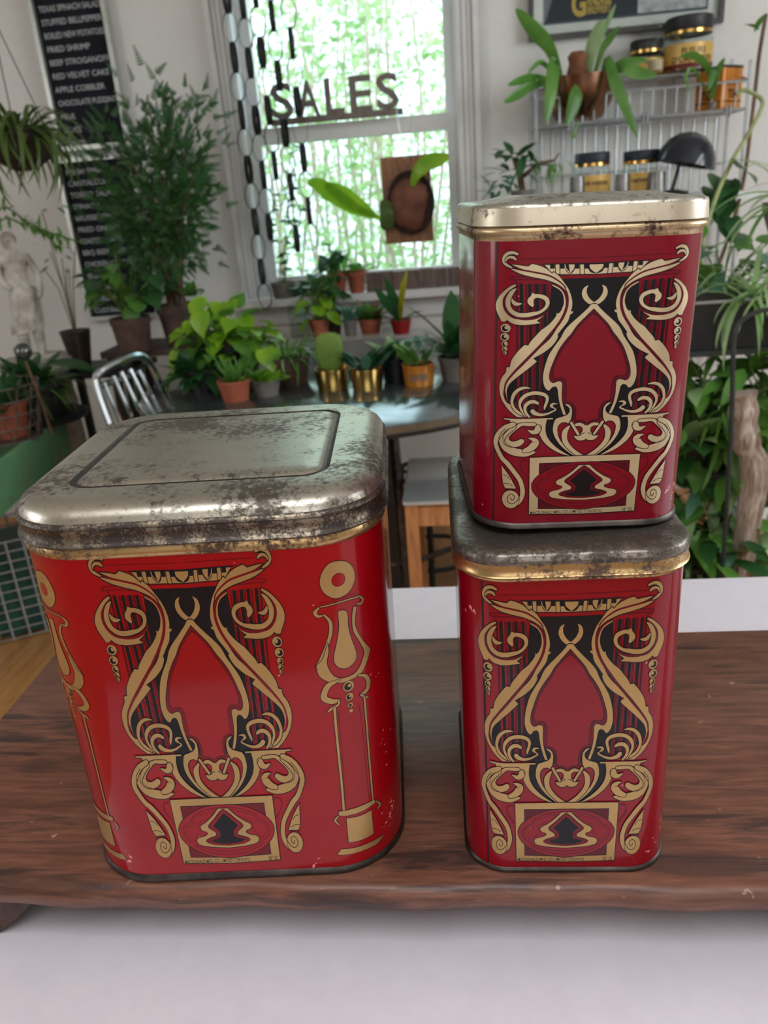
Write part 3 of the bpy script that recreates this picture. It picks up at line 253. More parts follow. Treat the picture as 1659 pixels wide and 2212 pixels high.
def spline(pts, closed, flags=None, res=5):
    n = len(pts); out = []
    rng = n if closed else n-1
    for i in range(rng):
        p1 = pts[i]; p2 = pts[(i+1) % n]
        p0 = pts[i-1] if (closed or i > 0) else p1; p3 = pts[(i+2) % n] if (closed or i+2 < n) else p2
        if flags and flags[i]: p0 = p1
        if flags and flags[(i+1) % n]: p3 = p2
        if flags and flags[i] and flags[(i+1) % n]: out.append(p1); continue
        for k in range(res):
            t = k/res; t2, t3 = t*t, t*t*t
            out.append(tuple(.5*((2*b)+(c-a)*t+(2*a-5*b+4*c-d)*t2+(3*b-a-3*c+d)*t3) for a, b, c, d in zip(p0, p1, p2, p3)))
    if not closed: out.append(pts[-1])
    return out
def ribbon(pts, extra=0):
    q = spline(pts, False); L = []; R = []
    for i, (u, v, w) in enumerate(q):
        a = q[max(i-1, 0)]; b = q[min(i+1, len(q)-1)]; dx, dy = b[0]-a[0], b[1]-a[1]; h = math.hypot(dx, dy) or 1
        hw = max(w, .1)/2+extra; nx, ny = -dy/h*hw, dx/h*hw
        L.append((u+nx, v+ny)); R.append((u-nx, v-ny))
    # rounded ends
    def cap(c, w, d):
        h = math.hypot(*d) or 1; d = (d[0]/h, d[1]/h); hw = max(w, .1)/2+extra
        return [(c[0]+hw*(math.cos(t)*d[0]-math.sin(t)*d[1]), c[1]+hw*(math.cos(t)*d[1]+math.sin(t)*d[0])) for t in (PI/4, 0, -PI/4)]
    e = cap(q[-1], q[-1][2], (q[-1][0]-q[-2][0], q[-1][1]-q[-2][1])); s0 = cap(q[0], q[0][2], (q[0][0]-q[1][0], q[0][1]-q[1][1]))
    quads = [[L[i], L[i+1], R[i+1], R[i]] for i in range(len(q)-1)]
    return quads + [[L[-1]]+e+[R[-1]], [R[0]]+s0+[L[0]]]
def grow(p, w):
    n = len(p); A = sum(p[i-1][0]*p[i][1]-p[i][0]*p[i-1][1] for i in range(n)); sg = 1 if A > 0 else -1; out = []
    for i in range(n):
        a, b, c = p[i-1], p[i], p[(i+1) % n]
        e1 = (b[0]-a[0], b[1]-a[1]); e2 = (c[0]-b[0], c[1]-b[1]); h1 = math.hypot(*e1) or 1; h2 = math.hypot(*e2) or 1
        nx = (e1[1]/h1+e2[1]/h2); ny = -(e1[0]/h1+e2[0]/h2); h = math.hypot(nx, ny)
        if h < .3: nx, ny, h = e1[1]/h1, -e1[0]/h1, 1
        k = sg*w/h*min(2/max(h, .6), 1.8); out.append((b[0]+nx*k, b[1]+ny*k))
    return out
def layers_of(items, mirror):
    """(colour, polygons) in paint order; polygons are 2-D in millimetres"""
    res = []
    for col, kind, d, ol in items:
        shapes = []
        if kind == 'p':
            p = spline([(a, b) for a, b, c in d], True, [c for a, b, c in d])
            q = [p[0]]
            for x in p[1:]:
                if math.dist(x, q[-1]) > .02: q.append(x)
            if math.dist(q[0], q[-1]) < .02: q.pop()
            if ol: shapes.append(('k', [grow(q, .42)]))
            shapes.append((col, [q]))
        elif kind == 's':
            if ol: shapes.append(('k', ribbon(d, .42)))
            shapes.append((col, ribbon(d)))
        else:
            u, v, rx, ry = d
            e = lambda g: [(u+(rx+g)*math.cos(t*PI/10), v+(ry+g)*math.sin(t*PI/10)) for t in range(20)]
            if ol: shapes.append(('k', [e(.3)]))
            shapes.append((col, [e(0)]))
        for c, ps in shapes:
            c = {'d': 'm2', 'M': 'm'}.get(c, c)
            res.append((c, ps))
            if mirror: res.append((c, [[(-x, y) for x, y in reversed(p)] for p in ps]))
    return res
def print_on(P, layers, mats, parent, fu, fv, base=.00015):
    """lays flat print on the tin's sheet, following its rounded corners"""
    placed = []; bms = {}
    for c, ps in layers:
        ps = [[(fu(x), fv(y)) for x, y in p] for p in ps]
        xs = [x for p in ps for x, y in p]; ys = [y for p in ps for x, y in p]; bb = (min(xs), max(xs), min(ys), max(ys))
        lv = 1 + max([k for k, b2 in placed if not (b2[1] < bb[0] or b2[0] > bb[1] or b2[3] < bb[2] or b2[2] > bb[3])], default=0)
        placed.append((lv, bb))
        bm = bms.setdefault(c, bmesh.new())
        for p in ps:
            vs = [bm.verts.new((x, y, lv)) for x, y in p]
            if len(p) == 4 or len(p) == 5:
                try: bm.faces.new(vs)
                except ValueError: pass
            else:
                for t in tessellate_polygon([[Vector((x, y, 0)) for x, y in p]]):
                    try: bm.faces.new([vs[i] for i in t])
                    except ValueError: pass
    for c, bm in bms.items():
        for u in P.cuts():
            g = bm.verts[:]+bm.edges[:]+bm.faces[:]
            bmesh.ops.bisect_plane(bm, geom=g, plane_co=(u, 0, 0), plane_no=(1, 0, 0), dist=1e-7)
        nrm = {}
        vs = []; ns = []
        bm.verts.index_update()
        for v in bm.verts:
            x, y, n = P.peri(v.co.x, base + v.co.z*7e-6); vs.append((x, y, v.co.y)); ns.append((n[0], n[1], 0))
        fs = []
        for f in bm.faces:
            idx = [v.index for v in f.verts]
            if f.normal.z < 0: idx.reverse()
            fs.append(idx)
        name = {'g': 'gold_print', 'k': 'black_print', 'm': 'maroon_print', 'm2': 'dark_line_print', 'r': 'red_print'}[c]
        me = bpy.data.meshes.new(name); me.from_pydata(vs, [], fs); me.materials.append(mats[c]); me.shade_smooth()
        me.normals_split_custom_set_from_vertices(ns)
        o = bpy.data.objects.new(name, me); COL.objects.link(o); o.parent = parent
        bm.free()
GOLD = worn('gold_lacquer', (198, 162, 106), (92, 80, 56), .32, .38, .7, 20, bump=.05)
GOLDU = worn('silver_gold_lacquer', (224, 206, 168), (120, 108, 84), .33, .38, .7, 20, bump=.05)
INK = pmat('black_ink', (20, 19, 25), (15, 14, 19), 60, .35, coat=.3, spec=.2)
TINW = worn('tinplate_worn', (206, 202, 188), (88, 80, 70), .60, .33, .95, 17, rough_dark=.45, bump=.3)
TIND = worn('tinplate_dull', (138, 132, 122), (74, 66, 60), .66, .34, .9, 26, rough_dark=.5, bump=.2)
TINP = worn('tinplate_pale', (220, 210, 188), (88, 66, 52), .55, .4, .75, 14, rough_dark=.6, bump=.2)
RIM = pmat('rim_metal', (92, 86, 82), (54, 48, 46), 60, .4, .8, .1)
NECK = worn('neck_gold', (206, 172, 120), (92, 72, 60), .60, .3, .9, 30, bump=.1)
NECKU = worn('neck_brown', (208, 184, 146), (78, 54, 44), .585, .35, .8, 26, bump=.2)
TINK = worn('tinplate_black', (150, 138, 120), (62, 54, 50), .68, .32, .9, 40, rough_dark=.42, bump=.2)
SEAMM = pmat('seam_dark', (44, 14, 16), (30, 12, 14), 40, .5)  # dark red tone of the seam line itself
def tin(name, label, fr, w, d, r, yaw, tilt, zb, mats, kv, base_h, red_top, rows_neck, lid_rows, lid_mats, panel=None, seam=None):
    x, y = fr
    M = Matrix.Translation((x, y, zb)) @ Matrix.Rotation(yaw, 4, 'Z') @ Matrix.Rotation(tilt, 4, 'Y')
    root = thing(name, label, 'tin'); root.matrix_world = M
    P = Prism(w, d, r)
    body = loft(MB(), P, [(base_h*.7, 0), (red_top*.3, 0), (red_top*.7, 0), (red_top, 0)]).build('painted_body', mats['r'], root, 50)
    bot = .0005 if tilt > .02 else 0
    loft(MB(), P, [(bot, -.004), (bot, .0006), (base_h*.3, .0016), (base_h*.75, .0014), (base_h, .0002)], cap0=True).build('base_rim', mats['rim'], root, 50)
    loft(MB(), P, rows_neck).build('neck_band', mats['neck'], root, 60)
    lid = loft(MB(), P, lid_rows[0], cap1=len(lid_rows) == 1).build('lid', lid_mats[0], root, 50)
    for i, rows in enumerate(lid_rows[1:]):
        loft(MB(), P, rows, cap1=(i == len(lid_rows)-2)).build('lid_top' if i == len(lid_rows)-2 else 'lid_band', lid_mats[i+1], lid, 50)
    ku, cu, kz, z0 = kv
    fu = lambda u: (u*ku+cu)/1000; fv = lambda v: (z0+(v-9)*kz)/1000
    lay = layers_of([tuple(t) for t in DESIGN['p']], True)
    for s, px, py, ww, hh in (('MACDONALD MFG. CO. LIMITED TORONTO.', -29.2, 9.75, 41, 2.0), ('N\u00ba 10.', 23.2, 9.75, 5.6, 2.5)):
        vs, fs = text2d(s, hh*1.35, .02, ww)
        lay.append(('k', [[(px+vs[i][0], py+vs[i][1]) for i in f] for f in fs]))
    print_on(P, lay, mats, body, fu, fv)
    if seam:
        P2 = [P.peri(seam-.0006, .0002), P.peri(seam+.0006, .0002)]
        mb = MB().add([(P2[0][0], P2[0][1], base_h), (P2[1][0], P2[1][1], base_h), (P2[1][0], P2[1][1], red_top), (P2[0][0], P2[0][1], red_top)], [(0, 1, 2, 3)])
        mb.build('seam', SEAMM, body)
    return root, body, P
def tinmats(pre, red, red2, maroon, line):
    return dict(r=paint(pre+'_enamel', red, red2), m=pmat(pre+'_maroon', maroon, maroon, 40, .35, coat=.5, spec=.15), m2=pmat(pre+'_dark_line', line, line, 40, .35, coat=.5, spec=.15), g=GOLD, k=INK, rim=RIM, neck=NECK)
mL = tinmats('scarlet', (160, 4, 18), (150, 4, 18), (114, 6, 20), (66, 7, 13))
mR = tinmats('crimson', (142, 3, 24), (130, 3, 24), (92, 5, 25), (52, 5, 17))
mU = tinmats('wine', (132, 3, 30), (122, 3, 28), (86, 5, 28), (48, 5, 20)); mU['neck'] = NECKU; mU['g'] = GOLDU
L_ROOT, L_BODY, L_P = tin('square_canister', 'large scarlet and gold square tin canister with a domed silvery lid', (-.1554, .3853), .2171, .2120, .0471, .0704, .0146, 0, mL,
    (1.085, -6.3, 1.60, 14), .0065, .2425, [(.2425, 0), (.2440, .0012), (.2462, .0016), (.2485, .0004), (.252, -.001)],
    [[(.2500, .0010), (.2500, .0030), (.2512, .0038), (.2525, .0030), (.2535, .0018), (.2605, .0016), (.2618, .0030), (.2632, .0026), (.2645, .0008)],
     [(.2645, .0008), (.2670, .0002), (.2700, -.0018), (.2725, -.0055), (.2740, -.0105), (.2746, -.0170), (.2748, -.0300)], [(.2748, -.0300), (.2740, -.0316), (.2737, -.0330), (.2741, -.0345)],
     [(.2741, -.0345), (.2754, -.0366), (.2758, -.0390), (.2764, -.046)]], [TINK, TINW, RIM, TINW], seam=None)
R_ROOT, R_BODY, R_P = tin('tall_canister', 'tall crimson and gold tin canister at the bottom of the right-hand stack', (.0613, .3917), .1303, .1899, .0271, .0174, .0067, 0, mR,
    (1.05, -2.2, 1.415, 8.9), .0042, .2155, [(.2155, 0), (.2165, .0008), (.2178, .0010), (.2190, 0), (.222, -.001)],
    [[(.2182, .0006), (.2182, .0022), (.2192, .0030), (.2200, .0022), (.2235, .0018), (.2262, .0018)],
     [(.2262, .0018), (.2275, .0026), (.2290, .0022), (.2312, .0018), (.2328, .0006), (.2336, -.0022), (.2338, -.006), (.2330, -.012), (.2326, -.02)]], [NECK, TIND], seam=-.0525)
U_ROOT, U_BODY, U_P = tin('short_canister', 'small dark red and gold tin canister standing on top of the stack', (.0693, .4187), .1200, .1403, .0269, .0743, .0364, .2350, mU,
    (1.0, -.6, 1.0, 9), .0042, .1580, [(.1580, 0), (.1605, .0003), (.1612, .0016), (.1628, .0022), (.1642, .0012), (.1650, 0), (.168, -.001)],
    [[(.1652, .0004), (.1652, .0020), (.1660, .0020), (.1735, .0014)],
     [(.1735, .0014), (.1748, .0010), (.1758, -.0010), (.1762, -.004), (.1766, -.012), (.1782, -.022), (.1792, -.026)]], [TINP, TINW], seam=-.0515)
# columns of the large tin
ccol = layers_of([tuple(t) for t in DESIGN['c']], False)
CX = -7.0
print_on(L_P, ccol, mL, L_BODY, lambda u: u/1000, lambda v: v/1000)
print_on(L_P, [(c, [[(2*CX-x, y) for x, y in reversed(p)] for p in ps]) for c, ps in ccol], mL, L_BODY, lambda u: u/1000, lambda v: v/1000)

# ------------------------------------------------------------------ board and white table
def woodmat(name, c1, c2, c3, sx, scale=6, rough=.5, stain=True, dist=3.5):
    m, n, l, b = nodes_of(name)
    tc = n.new('ShaderNodeTexCoord'); mp = n.new('ShaderNodeMapping'); mp.inputs['Scale'].default_value = sx; l.new(tc.outputs['Object'], mp.inputs[0])
    nz = n.new('ShaderNodeTexNoise'); nz.inputs['Scale'].default_value = scale; nz.inputs['Detail'].default_value = 10; nz.inputs['Roughness'].default_value = .65; nz.inputs['Distortion'].default_value = .6; l.new(mp.outputs[0], nz.inputs[0])
    wv = n.new('ShaderNodeTexNoise'); wv.inputs['Scale'].default_value = scale*5; wv.inputs['Detail'].default_value = 6; l.new(mp.outputs[0], wv.inputs[0])
    ad = n.new('ShaderNodeMath'); ad.operation = 'MULTIPLY_ADD'; ad.inputs[1].default_value = .35; l.new(wv.outputs[0], ad.inputs[0]); mu = n.new('ShaderNodeMath'); mu.operation = 'MULTIPLY'; mu.inputs[1].default_value = .68; l.new(nz.outputs[0], mu.inputs[0]); l.new(mu.outputs[0], ad.inputs[2])
    r = ramp(n, [(.34, lin(c3)), (.48, lin(c2)), (.64, lin(c1))]); l.new(ad.outputs[0], r.inputs[0]); col = r.outputs[0]
    if stain:
        st = n.new('ShaderNodeTexNoise'); st.inputs['Scale'].default_value = 7; st.inputs['Detail'].default_value = 4; l.new(tc.outputs['Object'], st.inputs[0])
        sr = ramp(n, [(.62, (0, 0, 0)), (.74, (1, 1, 1))]); l.new(st.outputs[0], sr.inputs[0])
        mx = n.new('ShaderNodeMix'); mx.data_type = 'RGBA'; l.new(sr.outputs[0], mx.inputs[0]); l.new(col, mx.inputs[6]); mx.inputs[7].default_value = (*lin(tuple(q*.55 for q in c3)), 1)
        sc = n.new('ShaderNodeTexNoise'); sc.inputs['Scale'].default_value = 90; sc.inputs['Detail'].default_value = 3; l.new(tc.outputs['Object'], sc.inputs[0])
        sr2 = ramp(n, [(.70, (0, 0, 0)), (.76, (1, 1, 1))]); l.new(sc.outputs[0], sr2.inputs[0])
        m2 = n.new('ShaderNodeMix'); m2.data_type = 'RGBA'; l.new(sr2.outputs[0], m2.inputs[0]); l.new(mx.outputs[2], m2.inputs[6]); m2.inputs[7].default_value = (*lin((170, 138, 124)), 1)
        col = m2.outputs[2]
        # dark ring-shaped spill marks left on the plank near its front edge
        for cx, cy, rx, ry, amt in (((.150-.05), (.398-.53), .050, .016, .62), ((-.36-.05), (.50-.53), .03, .012, .5), ((.32-.05), (.60-.53), .05, .014, .5)):
            mq = n.new('ShaderNodeMapping'); mq.inputs['Location'].default_value = (-cx/rx, -cy/ry, 0); mq.inputs['Scale'].default_value = (1/rx, 1/ry, 1); l.new(tc.outputs['Object'], mq.inputs[0])
            gr = n.new('ShaderNodeTexGradient'); gr.gradient_type = 'SPHERICAL'; l.new(mq.outputs[0], gr.inputs[0])
            pm = n.new('ShaderNodeMath'); pm.operation = 'MULTIPLY_ADD'; pm.inputs[1].default_value = 1.1; l.new(gr.outputs[0], pm.inputs[0]); fm = n.new('ShaderNodeMath'); fm.operation = 'MULTIPLY_ADD'; fm.inputs[1].default_value = 3.4; fm.inputs[2].default_value = -1.65; l.new(nz.outputs[0], fm.inputs[0]); l.new(fm.outputs[0], pm.inputs[2])
            sr = ramp(n, [(.12, (0, 0, 0)), (.5, (amt, amt, amt))]); l.new(pm.outputs[0], sr.inputs[0])
            m3 = n.new('ShaderNodeMix'); m3.data_type = 'RGBA'; l.new(sr.outputs[0], m3.inputs[0]); l.new(col, m3.inputs[6]); m3.inputs[7].default_value = (*lin((44, 30, 28)), 1); col = m3.outputs[2]
    l.new(col, b.inputs['Base Color']); b.inputs['Roughness'].default_value = rough
    bp = n.new('ShaderNodeBump'); bp.inputs['Strength'].default_value = .25; bp.inputs['Distance'].default_value = .001; l.new(ad.outputs[0], bp.inputs['Height']); l.new(bp.outputs[0], b.inputs['Normal'])
    return m
WOODB = woodmat('stained_board', (140, 92, 70), (106, 66, 50), (66, 42, 33), (1.0, 9, 9), 5, .38)
FOOTM = woodmat('dark_foot_wood', (84, 58, 46), (60, 40, 34), (40, 26, 24), (3, 3, 1), 12, .5, False)
ZT = -.060
bd = thing('wooden_board', 'long worn brown wooden board carrying the three tins', 'board', (.05, .53, 0))
def slab():
    X0, X1, Y0, Y1, T = -.43, .62, .3765, .690, .0185
    prof = [(Y0+.004, -T), (Y0, -T+.003), (Y0-.001, -.008), (Y0+.0015, -.0025), (Y0+.006, 0), (Y1-.004, 0), (Y1, -.004), (Y1, -T)]
    mb = MB(); n = 60; k = len(prof)
    for i in range(n+1):
        x = X0+(X1-X0)*i/n
        wob = .0012*math.sin(x*31)+.0009*math.sin(x*77+1)
        dip = .0035*math.exp(-((x+.17)/.13)**2)
        for j, (y, z) in enumerate(prof):
            if j < 4: y += wob
            if j in (0, 1, 7): z -= dip*(1 if j < 2 else 0)
            mb.v.append((x-.05, y-.53, z))
    for i in range(n):
        for j in range(k):
            mb.f.append((i*k+j, i*k+(j+1) % k, (i+1)*k+(j+1) % k, (i+1)*k+j))
    mb.f.append(tuple(range(k))); mb.f.append(tuple(n*k+j for j in reversed(range(k))))
    return mb
slab().build('plank', WOODB, bd, 50)
def foot(x0, sgn):
    # scroll-sawn bracket foot seen from the front, running across the board's depth
    prof = [(0, 0), (.085, 0), (.082, -.010), (.070, -.022), (.056, -.034), (.046, -.0415), (0, -.0415)]
    mb = MB(); k = len(prof)
    for y in (.388, .672):
        for x, z in prof: mb.v.append((x0+sgn*x-.05, y-.53, -.0185+z))
    mb.f.append(tuple(range(k))); mb.f.append(tuple(k+j for j in reversed(range(k))))
    for j in range(k): mb.f.append((j, k+j, k+(j+1) % k, (j+1) % k))
    return mb
foot(-.398, 1).build('foot', FOOTM, bd, 30); foot(.290, -1).build('foot', FOOTM, bd, 30)
WHITE = pmat('white_laminate', (236, 230, 238), (231, 225, 234), 60, .38)
tb = thing('white_table', 'plain white table top under the wooden board in front', 'table', (.6, .55, -.82))
def rbox(x0, x1, y0, y1, z0, z1, b=.004):
    P = Prism(x1-x0, y1-y0, .012); mb = MB()
    loft(mb, P, [(z0, -b), (z0+b, 0), (z1-b, 0), (z1-b*.3, -b*.3), (z1, -b)], True, True)
    return mb.xf(Matrix.Translation(((x0+x1)/2, y0, 0)))
rbox(-1.0, .9, -.50, .365, .730, .760).build('table_top', WHITE, tb, 40)
for sx in (-.94, .84):
    for sy in (-.44, .30): MB().box((sx, sy, .365), (.05, .05, .73)).build('leg', pmat('table_leg_metal', (180, 180, 184), None, 30, .35, .9), tb)

# ------------------------------------------------------------------ room shell
YW = 3.2; ZF = -.82; ZC = 1.78; XL = -3.2; XR = 2.5; YB = -2.8
WALLM = pmat('wall_paint', (232, 231, 227), (228, 227, 223), 40, .7)
TRIMW = pmat('trim_paint', (226, 226, 224), (220, 220, 219), 40, .45)
GX0, GX1, GZ0, GZ1 = -.765, .067, .100, 1.56   # rough opening
def wallseg(name, c, d):
    return struct(MB().box(c, d).build(name, WALLM, None, None))
wb = bpy.data.objects.new('wall_back', None); COL.objects.link(wb); struct(wb)
def wseg(x0, x1, z0, z1): MB().box(((x0+x1)/2, YW+.06, (z0+z1)/2), (x1-x0, .12, z1-z0)).build('wall_panel', WALLM, wb, None)
wseg(XL, GX0, ZF, ZC); wseg(GX1, XR, ZF, ZC); wseg(GX0, GX1, ZF, GZ0); wseg(GX0, GX1, GZ1, ZC)
wallseg('wall_left', (XL-.05, (YW+YB)/2, (ZF+ZC)/2), (.1, YW-YB+.1, ZC-ZF)); wallseg('wall_right', (XR+.05, (YW+YB)/2, (ZF+ZC)/2), (.1, YW-YB+.1, ZC-ZF))
wallseg('wall_front', ((XL+XR)/2, YB-.05, (ZF+ZC)/2), (XR-XL, .1, ZC-ZF)); struct(MB().box(((XL+XR)/2, (YW+YB)/2, ZC+.05), (XR-XL+.2, YW-YB+.2, .1)).build('ceiling', pmat('ceiling_paint', (225, 224, 220), None, 30, .8), None, None))
FLM = woodmat('oak_floor', (206, 152, 92), (188, 132, 74), (160, 106, 58), (8, 1, 1), 3, .4, False)
fl = bpy.data.objects.new('floor', None); COL.objects.link(fl); struct(fl)
MB().box(((XL+XR)/2, (YW+YB)/2, ZF-.03), (XR-XL, YW-YB, .04)).build('subfloor', FLM, fl, None)
pk = MB().box((0, 0, -.005), (.078, YW-YB, .01)).mesh('plank', FLM)
x = XL+.04
while x < XR:
    inst('plank', pk, fl, Matrix.Translation((x, (YW+YB)/2, ZF))); x += .0795

# ------------------------------------------------------------------ window_1 : casing, sashes, panes
GLASS = thin_glass('window_glass', (.97, .99, .98), 1.25)
win = bpy.data.objects.new('window_1', None); COL.objects.link(win); struct(win)
def wbox(name, x0, x1, y0, y1, z0, z1, m=TRIMW, par=win):
    return MB().box(((x0+x1)/2, (y0+y1)/2, (z0+z1)/2), (x1-x0, y1-y0, z1-z0)).build(name, m, par, None)
for sx0, sg in ((-.745, -1), (.047, 1)):
    for a, b, t in ((0, .088, .018), (.006, .022, .030), (.030, .040, .024), (.050, .060, .024), (.066, .088, .034)):
        xs = sorted((sx0+sg*a, sx0+sg*b)); wbox('casing', xs[0], xs[1], YW-t, YW+.001, .02, 1.66)
    xs = sorted((sx0, sx0+sg*.02)); wbox('jamb', xs[0], xs[1], YW+.001, YW+.12, .10, 1.56)
wbox('casing', -.833, .135, YW-.03, YW, 1.565, 1.66)
zr1, zr0 = at(739, 261, YW).z, at(739, 297, YW).z; zb = at(780, 588, YW).z
def sash(y, z0, z1, rail0, rail1):
    s = bpy.data.objects.new('sash', None); COL.objects.link(s); s.parent = win
    wbox('stile', -.745, -.698, y, y+.035, z0, z1, TRIMW, s); wbox('stile', .010, .047, y, y+.035, z0, z1, TRIMW, s)
    wbox('rail', -.698, .010, y, y+.035, z0, z0+rail0, TRIMW, s); wbox('rail', -.698, .010, y, y+.035, z1-rail1, z1, TRIMW, s)
    wbox('pane', -.698, .010, y+.016, y+.019, z0+rail0, z1-rail1, GLASS, s)
sash(YW+.035, zb-.06, zr1, .06, zr1-zr0); sash(YW+.074, zr0, 1.56, zr1-zr0, .05)
wbox('stool', -.85, .15, YW-.10, YW+.03, zb-.10, zb-.07)
wbox('apron', -.80, .10, YW-.02, YW, zb-.18, zb-.10)
tr = wbox('trim_1', GX1+.08, XR, YW-.012, YW, at(950, 668, YW).z-.012, at(950, 668, YW).z+.006, TRIMW, None); struct(tr)
bb = MB().box(((XL+XR)/2, YW-.009, ZF+.075), (XR-XL, .018, .15)).build('baseboard_back', TRIMW, None, None); struct(bb)
# ------------------------------------------------------------------ outdoors : neighbouring house and shrubs
SID = pmat('white_siding', (235, 240, 244), (226, 232, 238), 12, .6)
hs = thing('neighbour_house', 'white clapboard house wall seen through the window', 'house', (0, 7.2, -1.0))
cb = MB().box((0, 0, .05), (6.2, .02, .115), m=Matrix.Rotation(math.radians(-7), 3, 'X')).mesh('clapboard', SID)
for i in range(52): inst('clapboard', cb, hs, Matrix.Translation((0, 0, i*.098)))
MB().box((0, .08, 2.55), (6.2, .1, 5.1)).build('wall', SID, hs, None)
grd = MB().box((0, 6.5, -1.05), (16, 6.2, .1)).build('lawn', pmat('lawn', (110, 150, 80), (80, 120, 60), 8, .9, bump=.5), None, None)
tag(grd, 'green lawn outside below the window', 'lawn', kind='structure')
LEAFO = [leafmat('shrub_leaf_a', (190, 214, 160), (160, 192, 128)), leafmat('shrub_leaf_b', (166, 198, 136), (132, 172, 106))]
BARK = pmat('shrub_bark', (196, 180, 164), (160, 144, 128), 30, .8)
rs = random.Random(3)
SH = ('slender leafy shrub outside at the left of the window', 'leafy shrub outside behind the middle of the window', 'leafy shrub with pale stems outside at the right of the window', 'leafy shrub standing farther back, close to the clapboards')
for si, (cx, cy, wdt, n, hh) in enumerate(((-1.05, 4.4, .5, 1400, 3.1), (-.62, 4.9, .6, 1500, 3.3), (-.12, 4.5, .45, 1200, 3.2), (-.45, 5.9, 1.0, 1900, 3.4))):
    t = thing('shrub', SH[si], 'shrub', (cx, cy, -1.0), 0, 'shrubs outside the window')
    st = MB(); tips = []
    for k in range(11):
        a = rs.uniform(-1, 1)*wdt; b = rs.uniform(-.3, .3); lean = rs.uniform(-.25, .25); top = rs.uniform(hh*.75, hh)
        pts = [(a*.25*(1-q)+a*q+lean*q+.04*math.sin(q*9+k), b*q, top*q) for q in [j/7 for j in range(8)]]
        st.tube(pts, [.014*(1-.75*j/7) for j in range(8)], 5); tips += pts[1:]
    st.build('stem', BARK, t)
    fo = MB()
    for k in range(n):
        c = Vector(rs.choice(tips)) + Vector((rs.gauss(0, .13), rs.gauss(0, .16), rs.gauss(0, .16)))
        u = Vector((rs.gauss(0, 1), rs.gauss(0, 1), rs.gauss(0, .8))).normalized(); v = u.orthogonal().normalized(); s = rs.uniform(.018, .040)
        v = (Matrix.Rotation(rs.uniform(0, 6.28), 3, u) @ v)
        fo.add([c-u*s, c+v*s*.55, c+u*s, c-v*s*.55], [(0, 1, 2, 3)])
    o = fo.build('foliage', LEAFO[si % 2], t, None); o['kind'] = 'stuff'
# ------------------------------------------------------------------ ring chains in front of the window
INKR = pmat('chain_black', (34, 36, 38), (24, 26, 28), 30, .5)
def ringmesh(R, wd, th):
    mb = MB(); n = 28
    for j in range(n):
        a = 2*PI*j/n
        for r, y in ((R, -wd/2), (R, wd/2), (R-th, wd/2), (R-th, -wd/2)): mb.v.append((r*math.cos(a)*.54, y, r*math.sin(a)))
    for j in range(n):
        for q in range(4):
            a, b = j*4, ((j+1) % n)*4; mb.f.append((a+q, b+q, b+(q+1) % 4, a+(q+1) % 4))
    return mb.mesh('ring', INKR, 40)
RG = ringmesh(.049, .016, .0018)
CHL = ('longest black ring chain hanging at the left edge of the window', 'second black ring chain from the left casing of the window', 'third black ring chain from the left, in front of the glass', 'fourth black ring chain from the left, passing the first sign letter', 'rightmost black ring chain hanging in front of the window glass')
for i, (px, py, pb) in enumerate(((524, 265, 668), (551, 235, 520), (580, 240, 445), (606, 200, 545), (645, 240, 540))):
    p = at(px, py, 3.09 - i*.004); zlow = at(px+30, pb, 3.09).z
    t = thing('ring_chain', CHL[i], 'chain', (p.x, p.y, zlow), 0, 'ring chains in the window')
    z = .049; k = i
    while zlow+z < 1.70:
        a = (PI/2 if k % 2 else 0) + (.45 if i == 0 and z < .5 else .12*math.sin(k*2.1+i))
        inst('ring', RG, t, Matrix.Translation((0, 0, z)) @ Matrix.Rotation(a, 4, 'Z')); z += .0905; k += 1
# ------------------------------------------------------------------ SALES letters on a bar
SGM = pmat('sign_bronze', (124, 114, 108), (104, 96, 90), 40, .5, .3)
pL, pR = at(583, 268, YW-.06), at(870, 241, YW-.06)
sg = thing('sales_sign', 'dark metal SALES letters on a bar across the window', 'sign', (pL.x, YW-.03, zr1))
wid = pR.x-pL.x
MB().box((wid/2, 0, .011), (wid, .012, .022)).build('bar', SGM, sg)
hL = at(850, 158, YW).z - zr1 - .02
lw = wid/5.05
for i, ch in enumerate('SALES'):
    vs, fs = text2d(ch, 1, .018)
    x0, x1 = min(v[0] for v in vs), max(v[0] for v in vs); y0, y1 = min(v[1] for v in vs), max(v[1] for v in vs)
    W0 = lw*(.84 if ch != 'L' else .72); k = len(vs)
    q = [((v[0]-x0)/(x1-x0)*W0+i*lw+.008+(.006 if ch == 'L' else 0), (v[1]-y0)/(y1-y0)*hL+.02) for v in vs]
    mb = MB(); mb.add([(a, -.004, b) for a, b in q]+[(a, .004, b) for a, b in q], list(fs)+[tuple(k+j for j in reversed(f)) for f in fs])
    ed = {}
    for f in fs:
        for a, b in zip(f, f[1:]+f[:1]): ed[(a, b)] = 1
    mb.f += [(b, a, k+a, k+b) for (a, b) in ed if (b, a) not in ed]
    mb.build('letter', SGM, sg, 30)
